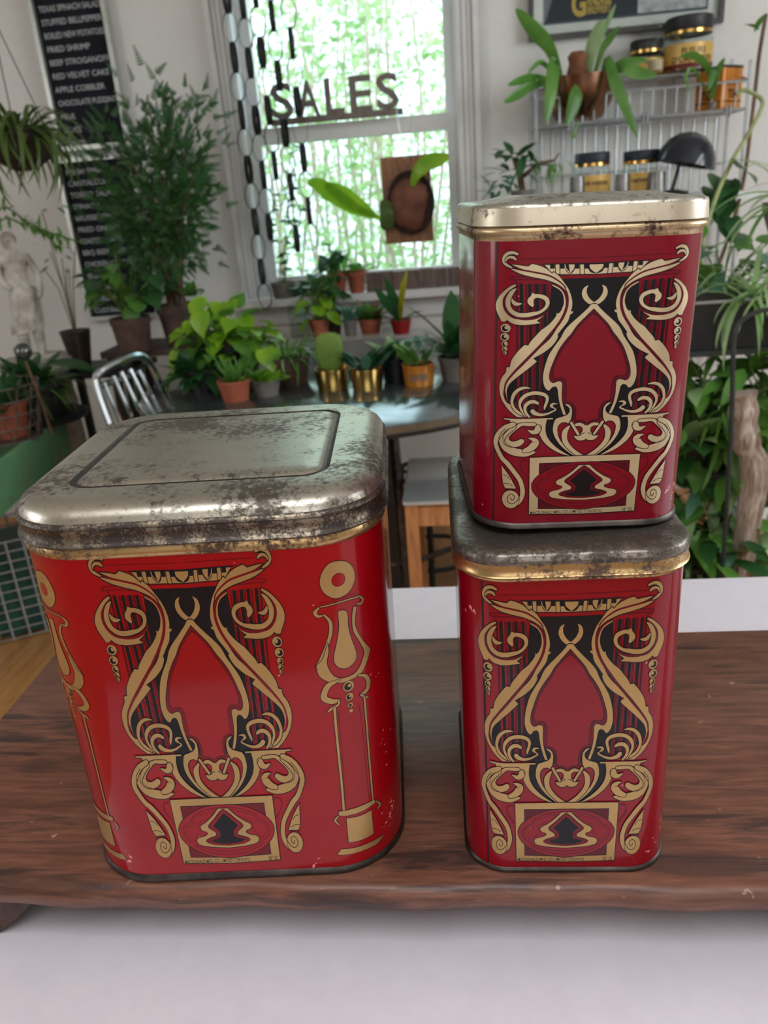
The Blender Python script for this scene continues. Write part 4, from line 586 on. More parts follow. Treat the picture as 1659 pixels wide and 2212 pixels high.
# ------------------------------------------------------------------ leaves and pots
def leafmesh(name, mat, L, wd, shape, bend=.3, fold=.15, n=7, wave=0):
    mb = MB()
    for i in range(n+1):
        t = i/n
        w = {'heart': 1.02*math.sin(PI*min(t*1.0+.16, 1)**.8)*(1-.25*t), 'lance': math.sin(PI*t**.85)**.9, 'strap': min(1, t*6+.5)*(1-t**5)*(.75+.25*math.cos(t*2)), 'round': math.sin(PI*(t*.94+.06))**.6, 'frond': (.25+1.1*math.sin(PI*t**1.15))*(1-t**8)}[shape]
        w = max(w, .015)*wd/2
        a = bend*t; x = L*(math.sin(a)/bend if abs(bend) > 1e-3 else t); z = -L*((1-math.cos(a))/bend if abs(bend) > 1e-3 else 0)
        f = fold*w
        dz = wave*wd*math.sin(t*14)
        mb.v += [(x, -w, z+f+dz), (x, 0, z), (x, w, z+f-dz)]
    for i in range(n):
        for j in (0, 1): mb.f.append((i*3+j, (i+1)*3+j, (i+1)*3+j+1, i*3+j+1))
    me = mb.mesh(name, mat); me.shade_smooth(); return me
def leafM(p, d, roll=0, s=1):
    d = Vector(d).normalized(); upv = Vector((0, 0, 1))
    y = upv.cross(d)
    y = y.normalized() if y.length > 1e-4 else Vector((0, 1, 0)); z = d.cross(y)
    R = Matrix((d, y, z)).transposed() @ Matrix.Rotation(roll, 3, 'X')
    return Matrix.Translation(p) @ R.to_4x4() @ Matrix.Scale(s, 4)
TERRA = pmat('terracotta', (176, 96, 70), (150, 80, 58), 25, .75); TERRAD = pmat('dark_clay', (96, 74, 64), (70, 54, 48), 25, .8)
BLACKP = pmat('black_plastic', (34, 36, 38), (24, 26, 28), 25, .45); SOIL = pmat('potting_soil', (62, 48, 38), (38, 30, 24), 60, .95, bump=.6)
BRASS = pmat('polished_brass', (214, 176, 106), (190, 148, 80), 8, .16, 1); COPPER = pmat('copper', (156, 116, 92), (112, 78, 60), 8, .24, 1)
ORANGE = pmat('orange_tin', (222, 146, 52), (196, 116, 34), 14, .35, .2, coat=.3); GREYP = pmat('grey_pot', (128, 122, 116), (102, 98, 94), 25, .7)
CHROME = pmat('chrome', (214, 218, 222), (196, 200, 206), 10, .12, 1); ALU = pmat('aluminium', (206, 212, 216), (184, 190, 196), 14, .24, 1)
GALV = pmat('grey_wire', (196, 204, 208), (170, 178, 184), 30, .35, .7); CLEAR = thin_glass('clear_glass', (.95, .975, .97), 1.35)
def pot(par, r1, r0, h, mat, rim=.12, c=(0, 0, 0), n=22):
    rr = r1*.09
    pr = [(r0, 0), (r0+(r1-r0)*(1-rim)*.97, h*(1-rim)), (r1, h*(1-rim)), (r1, h), (r1-rr, h), (r1-rr*1.2, h*.86), (.002, h*.86)] if rim else [(r0, 0), (r1, h), (r1-rr*.6, h), (r1-rr*.8, h*.9), (.002, h*.9)]
    p = MB().lathe(pr, c, n).build('pot', mat, par, 40)
    MB().lathe([(r1-rr*1.3, h*.86), (r1*.4, h*.90), (.002, h*.91)], c, 14, caps=False).build('soil', SOIL, par, 40)
    return p
LG = leafmat('leaf_mid', (116, 166, 76), (80, 132, 54)); LD = leafmat('leaf_dark', (62, 108, 58), (38, 80, 42)); LLIME = leafmat('leaf_lime', (158, 200, 52), (116, 172, 40))
LPALE = leafmat('leaf_pale', (186, 214, 160), (150, 190, 124)); LOL = leafmat('leaf_olive', (104, 128, 66), (78, 102, 48)); LYEL = leafmat('leaf_yellow', (212, 196, 60), (170, 168, 46)); LBLUE = leafmat('leaf_blue_green', (110, 160, 130), (80, 132, 104))
STEM = pmat('green_stem', (108, 136, 66), (84, 110, 50), 20, .6); TWIG = pmat('brown_twig', (120, 92, 70), (92, 70, 54), 20, .7)
LM = dict(
    heart=leafmesh('leaf', LG, .1, .082, 'heart', .7), heartl=leafmesh('leaf', LLIME, .1, .084, 'heart', .7), heartd=leafmesh('leaf', LD, .1, .08, 'heart', .6),
    lance=leafmesh('leaf', LG, .1, .03, 'lance', .6), lanced=leafmesh('leaf', LD, .1, .034, 'lance', .5), lancep=leafmesh('leaf', LPALE, .1, .03, 'lance', .6), lanceb=leafmesh('leaf', LBLUE, .1, .032, 'lance', .6),
    strap=leafmesh('leaf', LPALE, .1, .0062, 'strap', 1.7, .3, 10), strapg=leafmesh('leaf', LG, .1, .0062, 'strap', 1.5, .3, 10), stiff=leafmesh('leaf', LG, .1, .008, 'strap', .5, .3, 8),
    round=leafmesh('leaf', LG, .1, .085, 'round', .5), roundl=leafmesh('leaf', LLIME, .1, .085, 'round', .5), olive=leafmesh('leaf', LOL, .1, .006, 'strap', 2.3, .3, 10), sword=leafmesh('leaf', LYEL, .1, .024, 'lance', .15, .3), swordg=leafmesh('leaf', LD, .1, .024, 'lance', .2, .3), frond=leafmesh('frond', LG, .1, .024, 'frond', .35, .12, 10), frondp=leafmesh('frond', LPALE, .1, .024, 'frond', .35, .12, 10))
def tuft(par, rnd, mesh, n, z, spread, size, c=(0, 0), elev=(20, 80), jit=.01, zj=0, name='leaf', az=(0, 360)):
    for k in range(n):
        a = math.radians(rnd.uniform(*az)); e = math.radians(rnd.uniform(*elev)); r = rnd.uniform(0, spread)
        p = (c[0]+r*math.cos(a)+rnd.gauss(0, jit), c[1]+r*math.sin(a)+rnd.gauss(0, jit), z+rnd.uniform(0, zj))
        d = (math.cos(a)*math.cos(e), math.sin(a)*math.cos(e), math.sin(e))
        inst(name, LM[mesh], par, leafM(p, d, rnd.uniform(-.4, .4), rnd.uniform(*size)*10))
def leafy(par, rnd, mesh, n, box, size, z0=.08, stems=5, smat=None, droop=-.2):
    """stalks rising from the pot, leaves spread through an ellipsoid box=(rx,ry,rz,cz)"""
    rx, ry, rz, cz = box; st = MB()
    for k in range(n):
        while True:
            q = Vector((rnd.uniform(-1, 1), rnd.uniform(-1, 1), rnd.uniform(-1, 1)))
            if .25 < q.length < 1: break
        p = Vector((q.x*rx, q.y*ry, cz+q.z*rz))
        d = Vector((q.x+rnd.gauss(0, .25), q.y+rnd.gauss(0, .25)-.15, droop+rnd.gauss(0, .35)+q.z*.3))
        inst('leaf', LM[mesh], par, leafM(p, d, rnd.uniform(-.5, .5), rnd.uniform(*size)*10))
        if k % max(1, n//(stems*3)) == 0:
            st.tube([(q.x*.015, q.y*.015, z0), (p.x*.45, p.y*.45, z0+(p.z-z0)*.6), tuple(p)], .0022, 4)
    st.build('stem', smat or STEM, par)
def plant(name, label, loc, group=None, cat='plant', rz=0):
    return thing(name, label, cat, loc, rz, group)

# ------------------------------------------------------------------ things on the back wall
# letter boards
NAVY = pmat('letter_felt', (16, 22, 32), (12, 17, 26), 200, .85); LETT = pmat('board_letters', (186, 190, 192), (170, 174, 176), 40, .5)
ALF = pmat('board_frame', (196, 198, 192), (176, 180, 172), 30, .35, .5)
def letter_board(label, tl, bl, tr, rows, y0px, dypx, ztop=None):
    yb = YW-.03
    x0 = at(*bl, yb).x; x1 = at(*tr, yb).x; z0 = at(*bl, yb).z; z1 = ztop or at(*tl, yb).z
    t = thing('letter_board', label, 'sign', (x0, yb, z0), 0, 'letter boards beside the window')
    w, h = x1-x0, z1-z0
    MB().box((w/2, .012, h/2), (w, .016, h)).build('felt', NAVY, t, None)
    for a, b in (((-.008, -.002, h/2), (.016, .03, h+.032)), ((w+.008, -.002, h/2), (.016, .03, h+.032)), ((w/2, -.002, -.008), (w, .03, .016)), ((w/2, -.002, h+.008), (w, .03, .016))): MB().box(a, b).build('frame', ALF, t, None)
    g = MB()
    zz = .012
    while zz < h: g.box((w/2, .0035, zz), (w, .002, .004)); zz += .0125
    o = g.build('groove_lines', pmat('felt_ridge', (18, 24, 34), (14, 19, 28), 60, .9), t, None); o['kind'] = 'stuff'
    for i, s in enumerate(rows):
        py = y0px + i*dypx
        z = at(bl[0], py, yb).z - z0
        vs, fs = text2d(s, .0265, .0004)
        mw = max(v[0] for v in vs); k = min(1, (w-.022)/mw)
        mb = MB().add([(.014+v[0]*k, -.0005, v[1]+z) for v in vs], fs); mb.build('letter_row', LETT, t, None)
letter_board('upper black letter board with a menu ending in SPRITE', (78, 0), (137, 318), (272, 300), ['TEXAS SPINACH SALAD', 'STUFFED BELLPEPPER', 'BOILED NEW POTATOES', 'FRIED SHRIMP', 'BEEF STROGANOFF', 'RED VELVET CAKE', 'APPLE COBBLER', 'CHOCOLATE PUDDING', 'MILK', 'COKE', 'SPRITE'], 22, 29.6, 1.20)
letter_board('lower black letter board half hidden by the feathery fern', (142, 352), (200, 684), (338, 668), ['FRESH SPINACH', 'CANTALOUPE', 'TOSSED SALAD', 'SPINACH', 'BRUSSEL SPROUTS', 'FRIED ONIONS', 'ROASTED NEW POTATOES', 'BBQ BEEF BRISKET', 'CHICKEN CACCIATORE', 'JELL-O', 'CHEESECAKE', 'BLUEBERRY PIE', 'CUSTARD'], 374, 25.2)
# framed poster
fy = YW-.03
a0, a1 = at(1142, 91, fy), at(1560, 50, fy); fh = .50
t = thing('framed_poster', 'dark framed poster with navy panel and gold lettering', 'picture', (a0.x, fy, a0.z)); w = a1.x-a0.x
FRM = pmat('dark_frame', (74, 72, 72), (58, 56, 56), 30, .4)
for c, d in (((w/2, 0, .008), (w, .03, .016)), ((w/2, 0, fh-.008), (w, .03, .016)), ((.008, 0, fh/2), (.016, .03, fh-.032)), ((w-.008, 0, fh/2), (.016, .03, fh-.032))): MB().box(c, d).build('frame', FRM, t, None)
MB().box((w/2, .008, fh/2), (w-.032, .006, fh-.032)).build('mat_board', pmat('mat_white', (226, 224, 218), None, 30, .8), t, None)
i0, i1 = at(1179, 49, fy), at(1525, 13, fy); ix0 = i0.x-a0.x; ix1 = i1.x-a0.x; iz = i0.z-a0.z; ns = at(1377, 27, fy).x-a0.x
MB().box(((ix0+ix1)/2, .003, (iz+fh-.06)/2), (ix1-ix0+.014, .004, fh-.06-iz+.014)).build('inner_fillet', pmat('fillet_grey', (70, 78, 86), None, 30, .5), t, None)
MB().box(((ix0+ns)/2, .0, (iz+fh-.07)/2), (ns-ix0, .004, fh-.07-iz)).build('navy_panel', pmat('poster_navy', (18, 32, 48), (14, 26, 40), 20, .5), t, None)
MB().box(((ns+ix1)/2, .0, (iz+fh-.07)/2), (ix1-ns, .004, fh-.07-iz)).build('drawing_panel', pmat('poster_drawing', (206, 204, 204), (150, 150, 152), 38, .6, detail=8), t, None)
GP = pmat('poster_gold', (190, 160, 70), None, 30, .4, .3)
gx = at(1234, 34, fy).x-a0.x; gz = at(1248, 34, fy).z-a0.z
for s, px, pz, hh, wd, b in (('G', 0, 0, .078, .050, .004), ('ENUINE', .054, .028, .034, .080, .002), ('BREWERY', .054, .002, .030, .080, .001)):
    vs, fs = text2d(s, hh*1.35, b, wd)
    MB().add([(gx+px+v[0], -.003, gz+pz+v[1]) for v in vs], fs).build('lettering', GP, t, None)
MB().box((w/2, -.009, fh/2), (w-.03, .002, fh-.03)).build('glazing', CLEAR, t, None)
# wire rack with basket
yb, yf = 3.165, 2.98
rk = thing('wire_rack', 'chrome wire wall rack with basket shelf right of the window', 'rack', (0, yf, 0)); R3 = .0035
bz0 = at(1159, 273, yf); bz1 = at(1613, 235, yf); x0, x1, zf = bz0.x, bz1.x, (bz0.z+bz1.z)/2; zt = at(1400, 193, yf).z; ztb = at(1300, 182, yb).z
def wire(pts, r=R3, name='wire', m=GALV): return MB().tube([(p[0], p[1]-yf, p[2]) for p in pts], r, 6).build(name, m, rk)
for y in (yf, yb): wire([(x0, y, zf), (x1, y, zf)], .0045, 'shelf_rail')
wire([(x0, yf, zt), (x1, yf, zt)], .0045, 'top_rail'); wire([(x0, yb, ztb), (x1, yb, ztb)], .004, 'top_rail')
for x in (x0, x1):
    wire([(x, yf, zf), (x, yb, zf)], .0045, 'shelf_rail'); wire([(x, yf, zt), (x, yb, ztb)], .004, 'top_rail')
    wire([(x, yf, -.28), (x, yf, zt+.06)], .005, 'upright'); wire([(x, yb, -.28), (x, yb, ztb+.04)], .005, 'upright')
n = 18
for i in range(1, n):
    x = x0+(x1-x0)*i/n
    wire([(x, yf, zt), (x, yf, zf), (x, yb, zf), (x, yb, -.25)], .0028)
for i in range(1, 6):
    y = yf+(yb-yf)*i/6; wire([(x0, y, zf+.003), (x1, y, zf+.003)], .0025)
for z in (zf-.16, zf-.32, zf-.48): wire([(x0, yb, z), (x1, yb, z)], .0028)
for i in (3.0, 9.4, 16.4):
    x = x0+(x1-x0)*i/n; wire([(x-.006, yf-.008, zf-.022), (x-.006, yf-.012, zf+.012), (x+.006, yf-.012, zf+.012), (x+.006, yf-.008, zf-.022)], .0035, 'hook')
# upper ledge behind the basket
zl = at(1480, 160, 3.09).z; xl0, xl1 = at(1340, 185, 3.1).x, x1
for y in (3.045, 3.10, 3.155): wire([(xl0, y, zl-.003), (xl1, y, zl-.003)], .0032, 'ledge_rail')
for x in (xl0, xl1, (xl0+xl1)/2): wire([(x, 3.045, zl-.006), (x, yb, zl-.006), (x, yb, zf)], .0035, 'ledge_bracket')
# jars
def jar(label, px, ptop, pbot, y, wpx, lidfrac, lidm, labelm, text, group, necked=False, band=None, z=None):
    b = at(px, pbot, y); tp = at(px, ptop, y); h = tp.z-b.z; r = wpx/2/FPX*Vector((b.x, b.y, b.z-CAM_H)).length*.99
    t = thing('glass_jar', label, 'jar', (b.x, y, z if z is not None else b.z), 0, group)
    if z is not None: h = tp.z-z
    hl = h*(1-lidfrac)
    MB().lathe([(r*.9, 0), (r, h*.03), (r, hl*.82), (r*.9, hl*.93), (r*.84, hl), (r*.80, hl), (r*.86, hl*.92), (r*.96, hl*.80), (r*.96, h*.05), (.002, h*.04)], n=26, caps=False).build('glass', CLEAR, t, 40)
    MB().lathe([(r*.955, h*.05), (r*.955, hl*.45), (.002, hl*.47)], n=20).build('contents', pmat('dried_petals', (196, 150, 100), (150, 96, 70), 60, .9), t, 40)
    MB().lathe([(r*.9, hl), (r*.93, hl+.004), (r*.93, h-.004), (r*.88, h), (.002, h)], n=26).build('lid', lidm, t, 40)
    MB().lathe([(r*.94, hl-.006), (r*.94, hl+.003)], n=26, caps=False).build('lid_ring', BRASS, t, 40)
    lb = MB(); k = 14; z0, z1 = h*.08, hl*.70
    for i in range(k+1):
        a = -PI*.94 + PI*.88*i/k; lb.v += [(r*1.006*math.cos(a), r*1.006*math.sin(a), z0), (r*1.006*math.cos(a), r*1.006*math.sin(a), z1)]
    for i in range(k): lb.f.append((2*i, 2*i+2, 2*i+3, 2*i+1))
    lbo = lb.build('label', labelm, t, 40)
    if band:
        lb2 = MB(); lb2.v = [(v[0]*1.001, v[1]*1.001, z0-.002 if i % 2 == 0 else z0+h*.07) for i, v in enumerate(lb.v)]; lb2.f = lb.f; lb2.build('label_border', band, lbo, 40)
    for i, s in enumerate(text):
        vs, fs = text2d(s, h*.15, .0004); mw = max(v[0] for v in vs); k2 = min(1, r*1.75/mw)
        q = []
        for v in vs:
            a = -PI/2 + (v[0]-mw/2)*k2/r; q.append((r*1.012*math.cos(a), r*1.012*math.sin(a), z0+(z1-z0)*(.62-.34*i)+v[1]-h*.03))
        MB().add(q, fs).build('lettering', INK, lbo, None)
    return t
GLAB = pmat('gold_label', (222, 184, 104), (206, 164, 84), 10, .4, .12); MARO = pmat('maroon_band', (110, 24, 30), None, 20, .5); LIDB = pmat('black_lid', (44, 42, 44), (30, 30, 32), 20, .45); LIDN = pmat('navy_lid', (34, 40, 56), (26, 32, 46), 20, .5)
jar('large glass jar with gold FLEURS label beside the orange tin', 1482, 38, 158, 3.09, 86, .28, LIDB, GLAB, ['FLEURS', "D'ORANGER"], 'labelled glass jars', band=MARO, z=zl)
jar('small dark-lidded glass jar behind the long green fronds', 1393, 88, 176, 3.10, 62, .30, LIDB, GLAB, ['N\u00ba 2'], 'labelled glass jars', z=zl)
# bottle with stopper in front of the small jar
p = at(1412, 178, 3.06)
t = thing('stopper_bottle', 'small clear glass bottle with a glass stopper', 'bottle', (p.x, 3.045, zl)); q = .0018
MB().lathe([(.026, 0), (.030, .01), (.030, .06), (.012, .085), (.012, .11), (.016, .114), (.010, .115), (.009, .085), (.026, .058), (.026, .012), (.002, .01)], n=20, caps=False).build('bottle_body', CLEAR, t, 40)
MB().lathe([(.008, .10), (.009, .118), (.020, .13), (.022, .145), (.014, .158), (.002, .16)], n=16).build('stopper', CLEAR, t, 40)
MB().lathe([(.0245, .013), (.0245, .045), (.002, .046)], n=16).build('contents', pmat('pale_powder', (236, 214, 180), (220, 190, 150), 40, .9), t, 40)
# orange tin on the basket
b0 = at(1549, 231, 3.05); zt2 = at(1549, 146, 3.05).z
t = thing('orange_tea_tin', 'orange square tea tin with black trim in the wire basket', 'tin', (b0.x, 3.05, zf+.006), math.radians(38)); h = zt2-zf-.006; s = .108
rb = Prism(s, s, .008); loft(MB(), rb, [(0, 0), (h*.93, 0)], True, True).xf(Matrix.Translation((0, -s/2, 0))).build('body', ORANGE, t, 40)
loft(MB(), rb, [(h*.93, .001), (h*.99, .001), (h, -.004)], True, True).xf(Matrix.Translation((0, -s/2, 0))).build('lid', LIDB, t, 40)
for sgn, rot in ((0, 0), (1, -PI/2)):
    vs, fs = text2d('TEA', .036, .001, .05)
    m4 = Matrix.Rotation(rot, 4, 'Z')
    mb = MB().add([(v[0]-.025, -s/2-.001, v[1]+h*.25) for v in vs], fs).box((0, -s/2-.0006, h*.17), (s*.9, .001, .004)).xf(m4); mb.build('black_print', INK, t, None)
# copper bowl with strap fern
p = at(1250, 252, 3.06); t = plant('strap_fern', 'strap-leaved fern in a copper bowl on the wire basket', (p.x, 3.06, zf+.005))
MB().lathe([(.035, 0), (.078, .012), (.110, .06), (.120, .115), (.124, .14), (.118, .14), (.110, .11), (.002, .10)], n=28).build('bowl', COPPER, t, 40)
MB().lathe([(.03, .10), (.036, .15), (.028, .18), (.034, .20), (.022, .215), (.002, .21)], (-.01, -.02, 0), 12).build('root_ball', pmat('root_fibre', (150, 96, 66), (104, 66, 46), 50, .9, bump=.6), t, 60)
def frond(par, pts, wd, mat=None, y0=None, org=None, name='frond', prof=None):
    """blade following pixel waypoints (px, py, y)"""
    P = [Vector(at(a, b, c))-org for a, b, c in pts]
    q = spline([tuple(v) for v in P], False, None, 6); N = len(q); mb = MB()
    for i, v in enumerate(q):
        v = Vector(v); d = (Vector(q[min(i+1, N-1)])-Vector(q[max(i-1, 0)])).normalized(); view = (v+org-Vector((0, 0, CAM_H))).normalized()
        sd = d.cross(view); sd = sd.normalized() if sd.length > 1e-5 else Vector((1, 0, 0)); nn = sd.cross(d)
        tt = i/(N-1); wv = wd*max((prof or (lambda t: min(1, .25+1.5*t)*(1-t**5)))(tt), .03)
        sd = (sd*.93+nn*.36).normalized()
        mb.v += [tuple(v-sd*wv+nn*wv*.25), tuple(v), tuple(v+sd*wv+nn*wv*.25)]
    for i in range(N-1):
        for j in (0, 1): mb.f.append((i*3+j, (i+1)*3+j, (i+1)*3+j+1, i*3+j+1))
    return mb.build(name, mat or LG, par, 60)
og = Vector(t.location)
for pts, wd, m in (
    ([(1215, 185, 3.03), (1190, 110, 2.98), (1150, 60, 2.93), (1114, 18, 2.9)], .034, LG), ([(1268, 180, 3.06), (1275, 120, 3.05), (1292, 70, 3.04), (1304, 42, 3.03)], .034, LPALE), ([(1280, 175, 3.03), (1300, 110, 3.0), (1320, 80, 2.99), (1338, 56, 2.98)], .018, LG),
    ([(1292, 100, 3.06), (1310, 55, 3.05), (1330, 8, 3.04)], .012, LPALE), ([(1200, 175, 3.03), (1165, 170, 2.98), (1130, 172, 2.95), (1096, 184, 2.93)], .022, LG), ([(1195, 178, 3.0), (1150, 185, 2.95), (1115, 205, 2.92), (1088, 221, 2.9)], .024, LG),
    ([(1205, 175, 3.0), (1198, 130, 2.95), (1190, 200, 2.91), (1180, 266, 2.9)], .030, LG), ([(1262, 180, 3.0), (1250, 190, 2.94), (1238, 230, 2.92), (1225, 272, 2.91)], .032, LG), ([(1300, 180, 3.0), (1312, 130, 2.95), (1330, 180, 2.92), (1352, 235, 2.91), (1378, 300, 2.9)], .028, LG),
    ([(1300, 175, 3.0), (1330, 145, 2.96), (1360, 133, 2.95), (1400, 130, 2.94)], .022, LG), ([(1310, 180, 3.0), (1340, 146, 2.95), (1380, 158, 2.94), (1420, 163, 2.93)], .030, LG), ([(1210, 180, 3.0), (1170, 135, 2.96), (1140, 160, 2.95)], .012, LG),
    ([(1250, 262, 2.93), (1240, 290, 2.92), (1236, 300, 2.92)], .010, LG)): frond(t, pts, wd*.78, m, org=og)
# little plant behind the orange tin
p = at(1540, 140, 2.98); t = plant('small_strap_plant', 'few green blades arching in front of the orange tin', (p.x, 2.955, zf+.006)); og = Vector(t.location)
pot(t, .014, .011, .02, GREYP)
for pts, wd in (([(1540, 215, 2.95), (1530, 150, 2.94), (1500, 120, 2.93), (1468, 122, 2.92)], .014), ([(1538, 215, 2.95), (1548, 160, 2.94), (1566, 124, 2.93)], .012), ([(1536, 215, 2.95), (1545, 150, 2.94), (1530, 195, 2.92)], .014), ([(1534, 215, 2.95), (1500, 150, 2.94), (1482, 165, 2.93), (1490, 200, 2.92)], .006)): frond(t, pts, wd, LG, org=og)
# hanging mounted fern in front of the lower sash
p0 = at(880, 432, 3.06); tl, br = at(818, 345, 3.06), at(945, 525, 3.06)
t = thing('mounted_fern', 'staghorn fern mounted on a brown plank hung at the window', 'plant', (p0.x, 3.06, p0.z)); og = Vector(t.location)
PLM = woodmat('plaque_wood', (160, 112, 78), (130, 88, 60), (100, 64, 44), (8, 8, 1), 8, .6, False)
w2, h2 = (at(925, 335, 3.06).x-at(818, 345, 3.06).x), (at(870, 340, 3.06).z-at(890, 527, 3.06).z)
MB().box((0, .012, 0), (w2, .02, h2)).build('plank', PLM, t, None)
def blob(name, r, sc, mat, c, seed=0, n=18, m=10, amp=.12):
    mb = MB().ball((0, 0, 0), r, n, m); rr = random.Random(seed)
    ph = [rr.uniform(0, 6) for _ in range(6)]
    mb.v = [tuple(Vector((x*sc[0], y*sc[1], z*sc[2]))*(1+amp*math.sin(x/r*3+ph[0])*math.sin(z/r*4+ph[1])+amp*.6*math.sin(y/r*5+z/r*3+ph[2]))+Vector(c)) for x, y, z in mb.v]
    return mb.build(name, mat, t, 60)
MB().lathe([(.085, 0), (.098, .012), (.094, .03), (.082, .022)], n=26).xf(Matrix.Translation((.012, -.004, -.01)) @ Matrix.Rotation(PI/2, 4, 'X') @ Matrix.Diagonal((.9, 1.12, 1, 1))).build('dark_ring', pmat('bark_dark', (54, 38, 32), (34, 24, 22), 40, .8), t, 40)
blob('shield_frond', .085, (.85, .5, 1.05), pmat('shield_brown', (134, 84, 62), (92, 54, 42), 22, .7, bump=.4), (.005, -.02, -.02), 2)
blob('green_shield', .045, (.7, .5, 1.15), LOL, (-.075, -.04, -.045), 5)
frond(t, [(822, 470, 3.0), (775, 455, 2.97), (725, 425, 2.94), (690, 400, 2.92), (665, 392, 2.9)], .022, LLIME, org=og, prof=lambda t: .3+1.1*math.sin(PI*t**1.2)); frond(t, [(812, 468, 2.99), (770, 440, 2.96), (730, 412, 2.94), (702, 398, 2.92)], .022, LLIME, org=og, prof=lambda t: .25+1.1*math.sin(PI*t**.9))
frond(t, [(890, 402, 3.0), (900, 375, 2.98), (922, 352, 2.97), (948, 345, 2.96), (970, 338, 2.95)], .024, LLIME, org=og, prof=lambda t: .3+.9*math.sin(PI*t**1.1))
MB().tube([(0, 0, h2*.47), (-.02, 0, .28), (-.015, .0, zr1-p0.z+.03), (.02, 0, zr1-p0.z+.03), (.03, 0, .26), (.01, 0, h2*.47)], .0012, 5).build('wire_loop', GALV, t)
# weathered plank on the stool + shelf below
zs = zb-.07
wpl = thing('weathered_plank', 'weathered grey brown plank box standing on the window stool', 'box', (-.09, YW-.055, zs))
WEA = woodmat('weathered_wood', (126, 108, 100), (98, 82, 76), (70, 58, 54), (14, 14, 2), 6, .8, False)
for i in range(9): MB().box((-.21+i*.0525, 0, .035+.002*math.sin(i*2)), (.0505, .03, .07)).build('slat', WEA, wpl, None)
# shelf with jars under the rack
ys = 2.72; zs2 = at(1320, 432, ys).z
sh = thing('wall_shelf', 'narrow white shelf below the wire rack, hidden behind the small tin', 'shelf', (.56, ys, zs2))
MB().box((.0, .12, -.012), (.74, .44, .02)).build('shelf_board', TRIMW, sh, None)
for x in (-.32, .32): MB().box((x, .33, -.10), (.02, .02, .16)).build('bracket', GALV, sh, None); MB().tube([(x, .33, -.17), (x, -.05, -.025)], .006, 6).build('bracket', GALV, sh)
jar('gold-labelled jar with navy lid, left one under the rack', 1277, 330, 425, ys+.1, 72, .24, LIDN, GLAB, ['anti-goutte'], 'navy-lidded jars', z=zs2)
jar('gold-labelled jar with navy lid, right one under the rack', 1382, 325, 425, ys+.1, 72, .24, LIDN, GLAB, ['camomille'], 'navy-lidded jars', z=zs2)
for px, tp, wd, lab in ((1243, 382, 32, 'short grey metal cup left of the navy-lidded jars'), (1338, 376, 32, 'short grey metal cup between the navy-lidded jars'), (1411, 372, 38, 'darker grey metal cup right of the navy-lidded jars')):
    p = at(px, 425, ys); r = wd/2/FPX*2.8; h = at(px, tp, ys).z-zs2
    t = thing('metal_cup', lab, 'cup', (p.x, ys-.03, zs2), 0, 'grey metal cups')
    MB().lathe([(r*1.08, 0), (r*1.08, .004), (r*.95, .008), (r*.86, h*.9), (r*.80, h), (.002, h)], n=20).build('cup_body', pmat('pewter', (150, 148, 144), (112, 110, 108), 20, .35, .85), t, 40)
    MB().lathe([(r*.98, .006), (r*.98, .012)], n=20, caps=False).build('foot_ring', RIM, t, 40)
# lamp
p = at(1492, 345, ys+.02); t = thing('black_lamp', 'black domed desk lamp under the wire rack', 'lamp', (p.x-.02, ys+.03, zs2)); hz = p.z-zs2
MB().lathe([(.05, 0), (.052, .008), (.02, .016), (.002, .017)], (-.03, 0, 0), 20).build('base', LIDB, t, 40)
MB().tube([(-.03, 0, .01), (-.02, 0, hz*.5), (-.008, 0, hz)], .006, 8).build('stem', LIDB, t)
dm = MB().lathe([(.094, -.028), (.088, .0), (.070, .034), (.042, .056), (.015, .064), (.002, .065), (.014, .061), (.040, .053), (.067, .032), (.085, 0), (.091, -.028)], (0, 0, 0), 28, caps=False).xf(Matrix.Translation((.012, 0, hz+.015)) @ Matrix.Rotation(math.radians(14), 4, 'Y'))
dm.build('shade', pmat('lamp_black', (30, 36, 48), (24, 28, 38), 10, .25, coat=.5), t, 40)
MB().ball((.012, 0, hz+.02), .022, 12, 8).build('bulb', pmat('bulb_white', (236, 232, 222), None, 20, .4), t, 40)
# moss in a glass bell left of the jars
p = at(1130, 425, ys+.02); t = plant('mossy_branch', 'dark mossy branch plant by the left end of the shelf', (p.x, ys+.03, zs2-.0)); rr = random.Random(5)
pot(t, .04, .03, .05, GREYP)
tw = MB(); tw.tube([(0, 0, .04), (-.01, 0, .10), (-.03, 0, .15)], [.012, .010, .006], 6); tw.tube([(0, 0, .09), (.05, 0, .125), (.10, 0, .13), (.115, 0, .15)], [.008, .006, .005, .003], 6); tw.build('branch', TWIG, t)
tuft(t, rr, 'lanced', 26, .10, .05, (.05, .09), (-.02, 0), (-50, 50), .02, .06); tuft(t, rr, 'strapg', 34, .11, .03, (.05, .09), (.09, 0), (-60, 30), .02, .02); tuft(t, rr, 'lanceb', 26, .05, .04, (.05, .08), (-.08, 0), (-40, 60), .025, .06)

